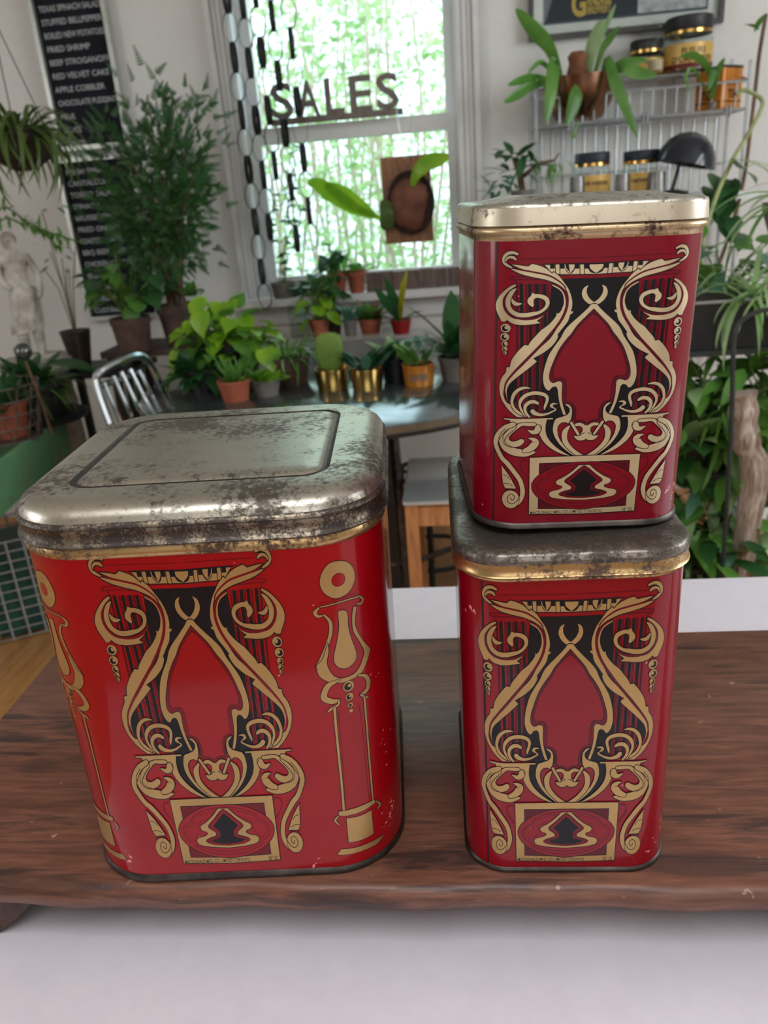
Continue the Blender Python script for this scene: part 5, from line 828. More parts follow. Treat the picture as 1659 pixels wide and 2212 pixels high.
# ------------------------------------------------------------------ round metal table with its pots
ZM = -.09; MC = (-.33, 2.42); MR = .645
mt = thing('round_metal_table', 'round grey metal-topped table full of plants near the window', 'table', (MC[0], MC[1], ZF)); hm = ZM-ZF
MB().lathe([(MR-.004, hm-.024), (MR, hm-.02), (MR, hm-.004), (MR-.006, hm), (.002, hm)], n=72).build('table_top', pmat('zinc_top', (150, 158, 158), (120, 128, 128), 9, .14, .85), mt, 40)
MB().lathe([(MR-.006, hm-.034), (MR-.003, hm-.022)], n=60, caps=True).build('edge_band', LIDB, mt, 40)
for k in range(4): MB().tube([(.46*math.cos(k*1.571+.4), .46*math.sin(k*1.571+.4), 0), (.40*math.cos(k*1.571+.4), .40*math.sin(k*1.571+.4), hm-.03)], .014, 8).build('leg', RIM, mt)
MB().tube([(.43*math.cos(i*PI/12), .43*math.sin(i*PI/12), hm*.35) for i in range(24)], .008, 6, closed=True).build('ring_stretcher', RIM, mt)
def brass_pot(label, px, ptop, pbot, wpx, mat, group='brass pots on the metal table', shape=0):
    p = onz(px, pbot, ZM); r = wpx/2/FPX*(p-Vector((0, 0, CAM_H))).length; h = at(px, ptop, p.y).z-ZM
    t = plant('potted_plant', label, (p.x, p.y+r*.8, ZM), group)
    MB().lathe([(r*.84, 0), (r*.9, .004), (r, h*.96), (r*1.02, h), (r*.95, h), (r*.9, h*.8), (.002, h*.8)], n=28).build('pot', mat, t, 40)
    MB().lathe([(r*.9, h*.82), (.002, h*.85)], n=18, caps=False).build('soil', SOIL, t)
    return t, r, h
rr = random.Random(11)
t, r, h = brass_pot('brass pot holding one flat green cactus paddle', 716, 800, 848, 72, BRASS)
MB().lathe([(.018, 0), (.034, .012), (.040, .04), (.041, .075), (.036, .098), (.022, .108), (.002, .110)], n=20).xf(Matrix.Translation((0, 0, h*.85)) @ Matrix.Diagonal((1, .3, 1, 1))).build('cactus_paddle', pmat('cactus_green', (116, 146, 58), (84, 116, 42), 14, .6), t, 60)
t, r, h = brass_pot('brass pot with dark arching leaves, right of the cactus pot', 792, 799, 848, 72, BRASS)
tuft(t, rr, 'lanced', 16, h*.9, .02, (.06, .12), (0, 0), (10, 75)); tuft(t, rr, 'lanceb', 8, h*.9, .02, (.06, .1), (0, 0), (20, 70))
t, r, h = brass_pot('black pot with a pinkish stemmed plant behind the orange pot', 856, 775, 828, 60, BLACKP)
tuft(t, rr, 'lancep', 12, h*.9, .015, (.05, .11), (0, 0), (35, 85)); tuft(t, rr, 'lanced', 10, h*.9, .02, (.05, .1), (0, 0), (10, 60))
t, r, h = brass_pot('orange tin used as a pot for pale green seedlings', 905, 790, 838, 70, ORANGE)
tuft(t, rr, 'lance', 10, h*.9, .015, (.05, .11), (0, 0), (40, 85)); tuft(t, rr, 'lanceb', 8, h*1.3, .02, (.04, .07), (0, 0), (0, 50), .015, .05)
vs, fs = text2d('COFFEE', .024, .0008, r*1.2)
MB().add([(math.sin((v[0]-r*.6)/r)*r*1.0, -math.cos((v[0]-r*.6)/r)*r*1.0, v[1]+h*.35) for v in vs], fs).build('lettering', GREYP, t, None)
# lime philodendron and its small neighbours
def table_plant(label, px, pbot, y, r, h, potm, group=None, name='potted_plant'):
    p = onz(px, pbot, ZM) if y is None else Vector((at(px, pbot, y).x, y, ZM))
    t = plant(name, label, (p.x, p.y, ZM), group); pot(t, r, r*.75, h, potm); return t
t = table_plant('large lime green philodendron in a dark pot on the metal table', 505, 800, 2.42, .085, .13, BLACKP)
leafy(t, rr, 'heartl', 70, (.155, .12, .10, .155), (.05, .085), .10, 8); leafy(t, rr, 'heart', 60, (.14, .13, .11, .13), (.05, .085), .10, 8)
for q in ((-.13, -.12, .13), (-.16, -.10, .06), (-.03, -.14, .24), (-.05, -.08, .27), (.14, -.13, .12)): inst('leaf', LM['heartl'], t, leafM(q, (q[0], -.15, -.25), .2, .95))
t = table_plant('small fingery succulent in a terracotta pot by the big tin', 508, 846, 2.16, .048, .06, TERRA)
tuft(t, rr, 'stiff', 44, .05, .03, (.06, .11), (0, 0), (35, 88)); 
for m, n in (('lance', 0),): pass
t = table_plant('pale clumpy succulent low at the edge of the table', 575, 838, 2.2, .045, .05, GREYP)
tuft(t, rr, 'roundl', 26, .04, .04, (.025, .045), (0, 0), (10, 80)); tuft(t, rr, 'lance', 14, .04, .03, (.04, .08), (0, 0), (10, 60))
t = table_plant('dark leaved trailing plant behind the succulents', 440, 835, 2.3, .06, .07, BLACKP)
tuft(t, rr, 'lanced', 40, .06, .05, (.07, .14), (0, 0), (-15, 60))
t = table_plant('grey green fine-leaved bush right of the philodendron', 628, 832, 2.34, .07, .085, TERRAD)
tuft(t, rr, 'strapg', 60, .08, .05, (.08, .15), (0, 0), (5, 80)); tuft(t, rr, 'strap', 30, .08, .05, (.07, .12), (0, 0), (10, 70))
t = table_plant('dark sword-leaved plant at the right of the metal table', 985, 828, 2.26, .05, .07, GREYP)
tuft(t, rr, 'lanced', 16, .06, .02, (.14, .24), (0, 0), (30, 80)); tuft(t, rr, 'strapg', 14, .06, .02, (.12, .2), (0, 0), (30, 85))
# ------------------------------------------------------------------ plant ladder shelf under the window
zsh = at(760, 722, 2.98).z; ZSB = ZM
ps = thing('plant_shelf', 'low glass riser carrying small pots at the back of the metal table', 'shelf', (-.30, 2.95, ZM)); hs_ = zsh-ZM
MB().box((0, 0, hs_-.006), (.86, .17, .010)).build('shelf_board', CLEAR, ps, None); 
for x in (-.24, .20):
    for y in (-.06, .04): MB().box((x, y, (hs_-.012)/2), (.016, .016, hs_-.012)).build('leg', GALV, ps, None)
def shelf_pot(label, px, wpx, ptop, mat, z, y, group):
    p = at(px, 700, y); r = wpx/2/FPX*(p-Vector((0, 0, CAM_H))).length; h = max(at(px, ptop, y).z-z, .05)
    t = plant('potted_plant', label, (p.x, y, z), group); pot(t, r, r*.72, h, mat); return t, r, h
G2 = 'small pots in front of the window'
t, r, h = shelf_pot('terracotta pot with pale round leaves, left on the glass shelf', 690, 44, 690, TERRA, zsh, 2.95, G2); leafy(t, rr, 'roundl', 20, (.07, .05, .06, .11), (.04, .07), h, 4); leafy(t, rr, 'heartd', 18, (.07, .06, .10, .19), (.04, .07), h, 4)
t, r, h = shelf_pot('dark pot with deep green leaves, second on the glass shelf', 722, 34, 695, TERRAD, zsh, 3.02, G2); leafy(t, rr, 'heartd', 34, (.06, .05, .13, .20), (.04, .08), h, 5)
t, r, h = shelf_pot('slim pale clay pot with a grey green sprig on the glass shelf', 756, 32, 690, GREYP, zsh, 2.95, G2); tuft(t, rr, 'lanceb', 12, h*.9, .01, (.06, .10), (0, 0), (40, 85))
t, r, h = shelf_pot('terracotta pot with a rusty bushy plant on the glass shelf', 800, 52, 688, TERRA, zsh, 2.98, G2); tuft(t, rr, 'lance', 30, h*.9, .02, (.05, .10), (0, 0), (20, 85))
for k in range(26):
    a = rr.uniform(0, 6.28); inst('leaf', RUST if 'RUST' in globals() else globals().setdefault('RUST', leafmesh('leaf', leafmat('leaf_rust', (150, 92, 70), (110, 80, 54)), .1, .03, 'lance', .5)), t, leafM((.02*math.cos(a), .02*math.sin(a), h), (math.cos(a), math.sin(a), rr.uniform(.2, 1.6)), 0, rr.uniform(.5, 1.0)))
t, r, h = shelf_pot('red pot with yellow-edged upright sword leaves', 866, 46, 700, pmat('red_glaze', (168, 40, 36), (130, 26, 28), 20, .3), zsh, 2.93, G2)
for d, s, m in (((.14, -.1, 1), 2.0, 'sword'), ((.04, -.1, 1), 1.6, 'sword'), ((-.55, -.1, .9), 1.7, 'swordg'), ((-.25, 0, 1), 1.8, 'swordg'), ((-.8, -.1, .45), 1.5, 'lanced'), ((-.6, -.2, .1), 1.3, 'lanced'), ((.5, -.1, .4), 1.0, 'lanced')): inst('leaf', LM[m], t, leafM((0, 0, h*.8), d, PI/2*(.75 if 'sword' in m else .1), s))
# pots on the stool of the window
G3 = 'terracotta pots on the window stool'
for px, wpx, ptop, lab, m in ((732, 42, 585, 'left terracotta pot on the window stool with wispy stems', 'lance'), (772, 42, 582, 'right terracotta pot on the window stool with a leafy tuft', 'round')):
    p = at(px, 640, 3.13); r = wpx/2/FPX*3.1; h = at(px, ptop, 3.13).z-(zb-.07)
    t = plant('potted_plant', lab, (p.x, 3.135, zb-.07), G3); pot(t, r, r*.66, h, TERRA, .28)
    tuft(t, rr, m, 12, h*.85, .02, (.03, .06) if m == 'round' else (.06, .12), (0, 0), (20, 85))
# trailing vines on the left of the sill
t = plant('trailing_vine', 'leafy vine climbing beside the ring chains at the window', (at(600, 600, 3.05).x, 3.06, zb-.10+.0)); 
pot(t, .05, .04, .06, GREYP); st = MB()
for k in range(5):
    x0 = rr.uniform(-.08, .12); top = rr.uniform(.16, .50); pts = [(x0*j/6+.012*math.sin(j*1.7+k), -.02+.01*math.cos(j), .05+top*j/6) for j in range(7)]; st.tube(pts, .0022, 4)
    for q in pts[1:]:
        for s in (-1, 1): inst('leaf', LM['heartd'], t, leafM(q, (s, -.5, rr.uniform(-.4, .5)), rr.uniform(-.5, .5), rr.uniform(.22, .42)))
st.build('stem', STEM, t)
t.location.z = zb-.07; t.location.y = 3.135
t = plant('ivy_bunch', 'dark ivy tumbling over the window stool left of the pots', (at(672, 620, 3.12).x, 3.135, zb-.07)); pot(t, .04, .03, .05, TERRAD)
leafy(t, rr, 'heartd', 40, (.085, .05, .07, .02), (.03, .055), .04, 6); leafy(t, rr, 'round', 14, (.08, .04, .08, -.02), (.03, .05), .04, 3)
# glassware between the plants
for px, pb, wpx, ptop, lab in ((650, 722, 46, 655, 'clear glass jar with silvery cuttings left of the shelf pots'), (836, 722, 20, 690, 'slim clear glass tube between rusty plant and red pot')):
    p = at(px, pb, 2.93); r = wpx/2/FPX*2.95; h = at(px, ptop, 2.93).z-zsh
    t = thing('glass_vase', lab, 'vase', (p.x, 2.925, zsh), 0, 'clear glass vases'); MB().lathe([(r*.8, 0), (r, .01), (r, h), (r*.93, h), (r*.93, .014), (.002, .012)], n=22, caps=False).build('glass', CLEAR, t, 40)
    MB().lathe([(r*.9, .014), (r*.9, h*.45), (.002, h*.45)], n=16).build('water', CLEAR, t, 40)
# ------------------------------------------------------------------ stool with chrome top between the tins
zst = -.30
c = [onz(868, 1086, zst), onz(876, 990, zst)]
sx0 = c[0].x; sy0 = c[0].y; sy1 = c[1].y
OAKC = woodmat('chair_oak', (206, 150, 100), (184, 126, 80), (156, 100, 62), (10, 10, 1), 6, .45, False)
stl = thing('wooden_side_table', 'oak side table with a mirror-bright metal top between the tins', 'table', (sx0, sy0, ZF)); hh = zst-ZF; sw = .42; sd = sy1-sy0
rbox(0, sw, 0, sd, hh-.012, hh, .003).build('table_top', pmat('mirror_top', (216, 222, 222), (200, 206, 206), 6, .16, .55, coat=.6), stl, 40)
for x in (.022, sw-.022):
    for y in (.022, sd-.022): MB().box((x, y, (hh-.014)/2), (.032, .032, hh-.014)).build('leg', OAKC, stl, None)
for y in (.022, sd-.022): MB().box((sw/2, y, hh-.045), (sw-.076, .02, .055)).build('apron', OAKC, stl, None)
for x in (.022, sw-.022): MB().box((x, sd/2, hh-.045), (.02, sd-.076, .055)).build('apron', OAKC, stl, None)
# iron plant hoop behind it and a black box at its left
DK = pmat('dark_iron', (60, 66, 64), (44, 48, 48), 25, .5, .3)
ih = thing('iron_hoop_stand', 'dark iron hoop stand behind the oak side table', 'stand', (at(935, 1150, 2.45).x, 2.42, ZF))
for k in range(3): a = k*2.094+.5; MB().tube([(.15*math.cos(a), .15*math.sin(a), 0), (.11*math.cos(a), .11*math.sin(a), .40)], .010, 8).build('leg', DK, ih)
for z, r in ((.10, .14), (.395, .115)): MB().tube([(r*math.cos(i*PI/12), r*math.sin(i*PI/12), z) for i in range(24)], .008, 6, closed=True).build('hoop', DK, ih)
p = onz(850, 1040, -.3); bx = thing('black_box', 'tall black box standing left of the oak side table', 'box', (p.x-.055, p.y+.12, ZF))
MB().box((0, 0, .34), (.10, .20, .62)).build('body', BLACKP, bx, None); MB().box((0, 0, .655), (.104, .204, .01)).build('lid', LIDB, bx, None); MB().box((0, 0, .015), (.11, .21, .03)).build('plinth', RIM, bx, None)
# ------------------------------------------------------------------ aluminium slat-back chair
ch = thing('aluminium_chair', 'brushed aluminium chair with slatted curved back', 'chair', (0, 0, ZF))
yc = 2.25
def A(px, py, y=yc): v = at(px, py, y); return (v.x, v.y, v.z-ZF)
bp = [A(238, 915, 2.12), A(218, 860, 2.13), A(208, 822, 2.14), A(218, 803, 2.15), A(250, 785, 2.20), A(280, 771, 2.26), A(303, 769, 2.31), A(322, 785, 2.34), A(342, 825, 2.35), A(360, 872, 2.36)]
q = spline(bp, False, None, 5); MB().tube(q, .0125, 8).build('back_frame', ALU, ch)
for (a, b, y) in (((224, 826), (262, 915), 2.16), ((245, 812), (284, 900), 2.19), ((262, 803), (302, 888), 2.22), ((281, 797), (322, 880), 2.25), ((300, 800), (338, 872), 2.29)): MB().tube([A(*a, y), A(*b, y+.01)], .007, 6).build('slat', ALU, ch)
l0, l1 = Vector(bp[0]), Vector(bp[-1]); sz = .44; fwd = Vector((l1.y-l0.y, -(l1.x-l0.x), 0)).normalized()*-.38
mid = (l0+l1)/2
MB().tube([A(214, 835, 2.145), A(310, 800, 2.32)], .010, 6).build('back_rail', ALU, ch)
for e in (l0, l1):
    MB().tube([tuple(e), (e.x, e.y, sz), (e.x-fwd.x*.15, e.y-fwd.y*.15, 0)], .012, 8).build('leg', ALU, ch); f = e+fwd; MB().tube([(f.x, f.y, sz), (f.x+fwd.x*.05, f.y+fwd.y*.05, 0)], .012, 8).build('leg', ALU, ch)
cs = [l0, l1, l1+fwd, l0+fwd]; mb = MB().add([(v.x, v.y, sz) for v in cs]+[(v.x, v.y, sz+.025) for v in cs], [(3, 2, 1, 0), (4, 5, 6, 7), (0, 1, 5, 4), (1, 2, 6, 5), (2, 3, 7, 6), (3, 0, 4, 7)]); mb.build('seat', ALU, ch, None)
# ------------------------------------------------------------------ green bench along the left with its plants
ZG = -.20
e0, e1 = onz(0, 990, ZG), onz(200, 838, ZG); dv = (e1-e0); dv.z = 0; ang = math.atan2(dv.y, dv.x); Lb = (2.55-e0.y)/math.sin(ang)
GRN = worn('green_paint_worn', (96, 152, 108), (124, 122, 92), .56, .55, 0, 14, rough_dark=.7, bump=.2)
GRND = worn('green_paint_dark', (52, 92, 62), (66, 66, 48), .52, .5, 0, 14, rough_dark=.7, bump=.2)
gb = thing('green_bench', 'long worn green painted bench running along the left wall', 'table', (e0.x, e0.y, ZF), ang); hb = ZG-ZF
for i in range(4): MB().box((Lb/2-.3, .075+i*.152, hb-.02), (Lb+.6, .148, .04)).build('plank', GRND, gb, None)
for x in (-.5, Lb-.1):
    for y in (.06, .52): MB().box((x, y, (hb-.04)/2), (.06, .06, hb-.04)).build('leg', GRN, gb, None)
MB().box((Lb/2-.3, -.012, hb-.066), (Lb+.6, .022, .132)).build('apron', GRN, gb, None)
def on_bench(px, py): return onz(px, py, ZG)
# wire basket with terracotta pots
def wire_basket(label, loc, r0, r1, h, n, m, name='wire_basket', rows=4):
    t = thing(name, label, 'basket', loc)
    for k in range(n):
        a = 2*PI*k/n; b = a+.35; MB().tube([(r0*math.cos(a), r0*math.sin(a), 0), (r1*math.cos(b), r1*math.sin(b), h)], .0022, 4).build('wire', m, t); MB().tube([(r0*math.cos(a), r0*math.sin(a), 0), (r1*math.cos(a-.35), r1*math.sin(a-.35), h)], .0022, 4).build('wire', m, t)
    for j in range(rows+1):
        q = j/rows; r = r0+(r1-r0)*q; MB().tube([(r*math.cos(2*PI*i/24), r*math.sin(2*PI*i/24), h*q) for i in range(24)], .003, 5, closed=True).build('hoop', m, t)
    MB().lathe([(r0, 0), (.002, .001)], n=24, caps=False).build('base', m, t)
    return t
p = on_bench(20, 945); WB = pmat('rusty_wire', (120, 108, 98), (84, 76, 70), 40, .6, .5)
wire_basket('rusty wire basket holding a clay pot on the green bench', (p.x, p.y, ZG), .10, .125, .17, 14, WB)
t = plant('potted_plant', 'clay pot sitting inside the rusty wire basket', (p.x+.01, p.y, ZG+.004)); pot(t, .07, .05, .11, TERRA); tuft(t, rr, 'lanced', 22, .10, .05, (.08, .15), (0, 0), (10, 80))
p = on_bench(92, 905); t = plant('potted_plant', 'bushy fern with brown stalks in a black pot on the bench', (p.x, p.y, ZG)); pot(t, .10, .08, .13, BLACKP)
MB().lathe([(.15, 0), (.16, .012), (.155, .014), (.002, .006)], n=28).build('saucer', BLACKP, t, 40)
tuft(t, rr, 'strapg', 60, .12, .06, (.10, .18), (0, 0), (-15, 75)); tuft(t, rr, 'olive', 34, .12, .06, (.10, .2), (0, 0), (-25, 40)); tuft(t, rr, 'lanced', 26, .13, .05, (.10, .17), (0, 0), (5, 70))
inst('leaf', LM['lanced'], t, leafM((.06, 0, .19), (1, -.2, .05), .2, 2.0))
# glass float with highlights
p = at(48, 752, 2.25); t = thing('glass_ball', 'small dark glass ball glinting above the bench plants', 'ornament', (p.x, 2.25, p.z-.04)); MB().ball((0, 0, .03), .026, 18, 12).build('ball', pmat('dark_glass', (90, 96, 92), (70, 76, 72), 10, .05, .6, coat=1), t, 60); MB().tube([(0, 0, .002), (0, .03, -.12), (0, .05, ZG-p.z+.04)], .004, 6).build('stake', TWIG, t)
# dark tapered pot on black stand
p = at(178, 790, 2.78); zp = at(178, 795, 2.78).z
sd_ = thing('plant_stand', 'low black plant stand behind the aluminium chair', 'stand', (p.x+.06, 2.80, ZF)); hh = zp-ZF
MB().box((0, 0, hh-.01), (.34, .26, .02)).build('top', BLACKP, sd_, None)
for x in (-.14, .14):
    for y in (-.1, .1): MB().box((x, y, (hh-.02)/2), (.025, .025, hh-.02)).build('leg', BLACKP, sd_, None)
t = plant('potted_plant', 'tall dark tapered pot with bare thin twigs by the statue', (p.x, 2.78, zp)); hp = at(178, 712, 2.78).z-zp
MB().lathe([(.032, 0), (.055, hp), (.049, hp), (.045, hp*.85), (.002, hp*.85)], n=22).build('pot', pmat('dark_bronze', (70, 58, 52), (48, 40, 36), 14, .4, .3), t, 40)
tw = MB()
for k in range(7): a = rr.uniform(0, 6.28); tw.tube([(0, 0, hp*.8), (.03*math.cos(a), .03*math.sin(a), hp+.15), (.07*math.cos(a), .05*math.sin(a), hp+rr.uniform(.2, .42))], .0018, 4)
tw.build('twig', TWIG, t)
for k in range(16): a = rr.uniform(0, 6.28); inst('leaf', LM['lance'], t, leafM((.05*math.cos(a), .04*math.sin(a), hp+rr.uniform(.2, .42)), (math.cos(a), math.sin(a), rr.uniform(-.3, .3)), 0, rr.uniform(.3, .6)))
# statue
def statue():
    p = at(62, 770, 2.72); zb0 = at(62, 775, 2.72).z; ht = at(48, 492, 2.72).z-zb0
    pd = thing('pedestal', 'pale stone pedestal under the classical statue', 'pedestal', (p.x+.02, 2.74, ZF)); k = zb0-ZF
    MB().lathe([(.15, 0), (.15, .04), (.11, .07), (.10, k-.07), (.13, k-.04), (.13, k)], n=24).build('column', pmat('stone', (190, 184, 172), (160, 152, 142), 20, .8), pd, 40)
    MB().lathe([(.14, k-.03), (.14, k-.01)], n=24).build('cap', pmat('stone'), pd, 40) if False else None
    t = thing('statue', 'white plaster statue of a draped classical figure', 'statue', (p.x+.02, 2.74, zb0), math.radians(14)); s = ht/1.0
    me = bpy.data.meshes.new('figure')
    V = [(0, 0, .50, .085, .065), (.0, 0, .60, .078, .058), (.005, 0, .70, .092, .06), (.0, 0, .79, .085, .05), (-.005, 0, .845, .035, .034), (-.01, -.01, .90, .056, .062), (-.012, -.012, .955, .05, .056),
         (.10, 0, .785, .04, .036), (.15, .01, .66, .033, .03), (.165, -.05, .54, .026, .024), (.15, -.09, .47, .022, .02),
         (-.10, 0, .785, .04, .036), (-.135, .03, .67, .034, .03), (-.10, -.04, .58, .026, .024), (-.05, -.08, .56, .022, .02),
         (.05, 0, .44, .07, .068), (.06, -.02, .26, .052, .055), (.055, 0, .06, .034, .036), (.055, -.06, .025, .026, .02),
         (-.05, 0, .44, .07, .068), (-.055, -.05, .27, .055, .058), (-.06, .0, .06, .034, .036), (-.06, -.05, .025, .026, .02)]
    E_ = [(0, 1), (1, 2), (2, 3), (3, 4), (4, 5), (5, 6), (3, 7), (7, 8), (8, 9), (9, 10), (3, 11), (11, 12), (12, 13), (13, 14), (0, 15), (15, 16), (16, 17), (17, 18), (0, 19), (19, 20), (20, 21), (21, 22)]
    me.from_pydata([(v[0]*s, v[1]*s, v[2]*s) for v in V], E_, []); PL = pmat('plaster', (224, 218, 208), (150, 138, 124), 22, .8, bump=.5); me.materials.append(PL)
    o = bpy.data.objects.new('figure', me); COL.objects.link(o); o.parent = t
    sk = o.modifiers.new('skin', 'SKIN')
    for i, v in enumerate(V): me.skin_vertices[0].data[i].radius = (v[3]*s, v[4]*s)
    me.skin_vertices[0].data[0].use_root = True
    ss = o.modifiers.new('sub', 'SUBSURF'); ss.levels = 2; ss.render_levels = 2
    dr = MB(); N = 30
    for i in range(11):
        q = i/10; z = (.53-.30*q)*s; R = (.098+.028*q)*s
        for j in range(N):
            a = 2*PI*j/N; f = 1+.10*math.sin(a*7+q*3)+.05*math.sin(a*11-q*5)
            dr.v.append((R*f*math.cos(a)+.012*s*math.sin(q*5), R*f*.82*math.sin(a), z+.03*s*math.sin(a+1)))
    for i in range(10):
        for j in range(N): dr.f.append((i*N+j, i*N+(j+1) % N, (i+1)*N+(j+1) % N, (i+1)*N+j))
    dr.build('drapery', PL, t, 60)
    MB().lathe([(.16*s, 0), (.16*s, .02*s), (.14*s, .03*s), (.002, .03*s)], n=24).build('plinth', PL, t, 40)
    MB().ball((-.01*s, .012*s, .925*s), .062*s, 14, 10, (1, 1, .95)).build('hair', pmat('plaster_hair', (176, 164, 150), (140, 128, 116), 60, .85, bump=.8), t, 60)
    MB().ball((-.012*s, -.072*s, .905*s), .011*s, 8, 6, (.8, 1, 1.5)).build('nose', PL, t, 60)
    for sx in (-1, 1): MB().ball((-.012*s+sx*.02*s, -.060*s, .925*s), .008*s, 8, 6).build('eye', PL, t, 60)
    MB().ball((-.012*s, -.062*s, .878*s), .012*s, 8, 6, (1.3, .6, .5)).build('mouth', PL, t, 60)
statue()
# feathery fern in tall pot
p = at(395, 735, 2.80); zp = at(395, 742, 2.80).z
fs_ = thing('fern_stand', 'small dark wooden stand under the tall feathery fern', 'stand', (p.x-.05, 2.84, ZF)); hh = zp-ZF
MB().box((0, 0, hh-.012), (.46, .26, .024)).build('top', FOOTM, fs_, None)
for x in (-.2, .2):
    for y in (-.1, .1): MB().box((x, y, (hh-.024)/2), (.03, .03, hh-.024)).build('leg', FOOTM, fs_, None)
t = plant('feathery_fern', 'tall feathery fern reaching up in front of the letter boards', (p.x, 2.80, zp)); hp = at(395, 655, 2.8).z-zp
pot(t, .075, .055, hp, TERRAD, .2)
FE = leafmat('fern_feather', (72, 116, 62), (44, 84, 44)); st = MB(); fo = MB(); og = Vector(t.location)
targets = [(318, 205), (380, 215), (430, 250), (345, 260), (265, 300), (230, 290), (440, 330), (400, 320), (300, 340), (245, 360), (350, 380), (420, 390), (280, 420), (240, 440), (380, 440), (310, 470), (420, 450), (265, 500), (350, 510), (290, 540), (390, 520), (330, 400), (370, 300), (255, 400)]
for k, (tx, ty) in enumerate(targets):
    e = at(tx, ty, 2.80+rr.uniform(-.12, .10))-og; b = Vector((rr.uniform(-.03, .03), rr.uniform(-.03, .03), hp*.85)); m1 = Vector((b.x*.4+e.x*.35, e.y*.3, b.z+(e.z-b.z)*.62))
    pts = spline([tuple(b), tuple(m1), tuple(e)], False, None, 7); st.tube(pts, [.006*(1-.8*i/len(pts)) for i in range(len(pts))], 5)
    for j in range(62):
        q = Vector(pts[rr.randrange(len(pts)*2//5, len(pts))])+Vector((rr.gauss(0, .045), rr.gauss(0, .05), rr.gauss(0, .035)))
        d = (q-Vector(m1)); d.z -= .05; d = (d.normalized()+Vector((rr.gauss(0, .5), rr.gauss(0, .5), rr.gauss(-.1, .3)))).normalized(); L_ = rr.uniform(.03, .062)
        sd2 = d.cross(Vector((rr.gauss(0, .4), -1, rr.gauss(0, .5)))).normalized()
        for i in range(7):
            w = .015*(1-i/8); c0 = q+d*L_*i/7
            for s in (-1, 1): fo.add([c0, c0+d*.003+sd2*s*w*.5, c0+d*.009+sd2*s*w, c0+d*.006], [(0, 1, 2, 3)])
st.build('stem', TWIG, t); o = fo.build('feathery_leaves', FE, t, None); o['kind'] = 'stuff'
# round-leaved plant in pot, glass with cuttings
p = at(300, 740, 2.74); t = plant('potted_plant', 'round-leaved plant in a brown pot before the lower letter board', (p.x, 2.70, zp)); hp2 = at(300, 680, 2.74).z-zp; pot(t, .07, .055, max(hp2, .06), TERRAD, .2)
leafy(t, rr, 'round', 22, (.11, .06, .08, hp2+.10), (.05, .09), hp2, 5); leafy(t, rr, 'heartd', 14, (.13, .06, .10, hp2+.12), (.06, .1), hp2, 4)
p = at(425, 735, 2.72); t = thing('glass_cylinder', 'tall clear glass cylinder vase beside the fern pot', 'vase', (p.x, 2.72, zp)); hv = at(425, 632, 2.72).z-zp
MB().lathe([(.040, 0), (.044, .008), (.044, hv), (.040, hv), (.040, .012), (.002, .01)], n=24, caps=False).build('glass', CLEAR, t, 40)
MB().lathe([(.0385, .012), (.0385, hv*.4), (.002, hv*.4)], n=18).build('water', CLEAR, t, 40)
tuft(t, rr, 'round', 12, hv*.95, .01, (.05, .08), (0, 0), (20, 80))
# hanging rhipsalis top left
p = at(40, 300, 2.55); t = plant('hanging_cactus', 'olive green hanging cactus with thin drooping stems at the left', (p.x, 2.55, p.z)); 
MB().lathe([(.03, -.09), (.08, -.06), (.10, 0), (.095, .02), (.088, .0), (.002, -.01)], n=22).build('basket', pmat('coir', (66, 54, 44), (44, 36, 30), 50, .95, bump=.6), t, 40)
for k in range(3): a = k*2.1; MB().tube([(.095*math.cos(a), .095*math.sin(a), .02), (0, 0, .34)], .0018, 4).build('hanger', DK, t)
MB().tube([(0, 0, .34), (0, 0, ZC-p.z)], .002, 4).build('hanger', DK, t)
for k in range(120):
    a = rr.uniform(0, 6.28); el = rr.uniform(-.1, 1.3); inst('leaf', LM['olive'], t, leafM((.05*math.cos(a), .05*math.sin(a), rr.uniform(-.01, .03)), (math.cos(a)*math.cos(el), math.sin(a)*math.cos(el), math.sin(el)), rr.uniform(-.5, .5), rr.uniform(1.6, 2.9)))
# arching asparagus sprig above the statue
p = at(2, 560, 2.5); t = plant('trailing_sprig', 'thin green sprig arching over the statue from the left', (p.x-.12, 2.5, ZG)); og = Vector(t.location); pot(t, .06, .045, .09, TERRAD)
st = MB()
for pts in (([(-60, 720, 2.5), (-45, 560, 2.5), (0, 452, 2.48), (60, 480, 2.46), (100, 500, 2.45), (162, 520, 2.44)]), ([(-60, 720, 2.5), (-50, 600, 2.5), (0, 480, 2.47), (50, 485, 2.46), (90, 500, 2.45), (130, 540, 2.44)])):
    q = spline([tuple(at(*a)-og) for a in pts], False, None, 6); st.tube(q, .0028, 4)
    for v in q[12:]:
        for s in range(3): inst('leaf', LM['lance'], t, leafM(v, (rr.gauss(.5, .6), rr.gauss(0, .5), rr.gauss(0, .6)), 0, rr.uniform(.22, .42)))
st.build('stem', STEM, t)
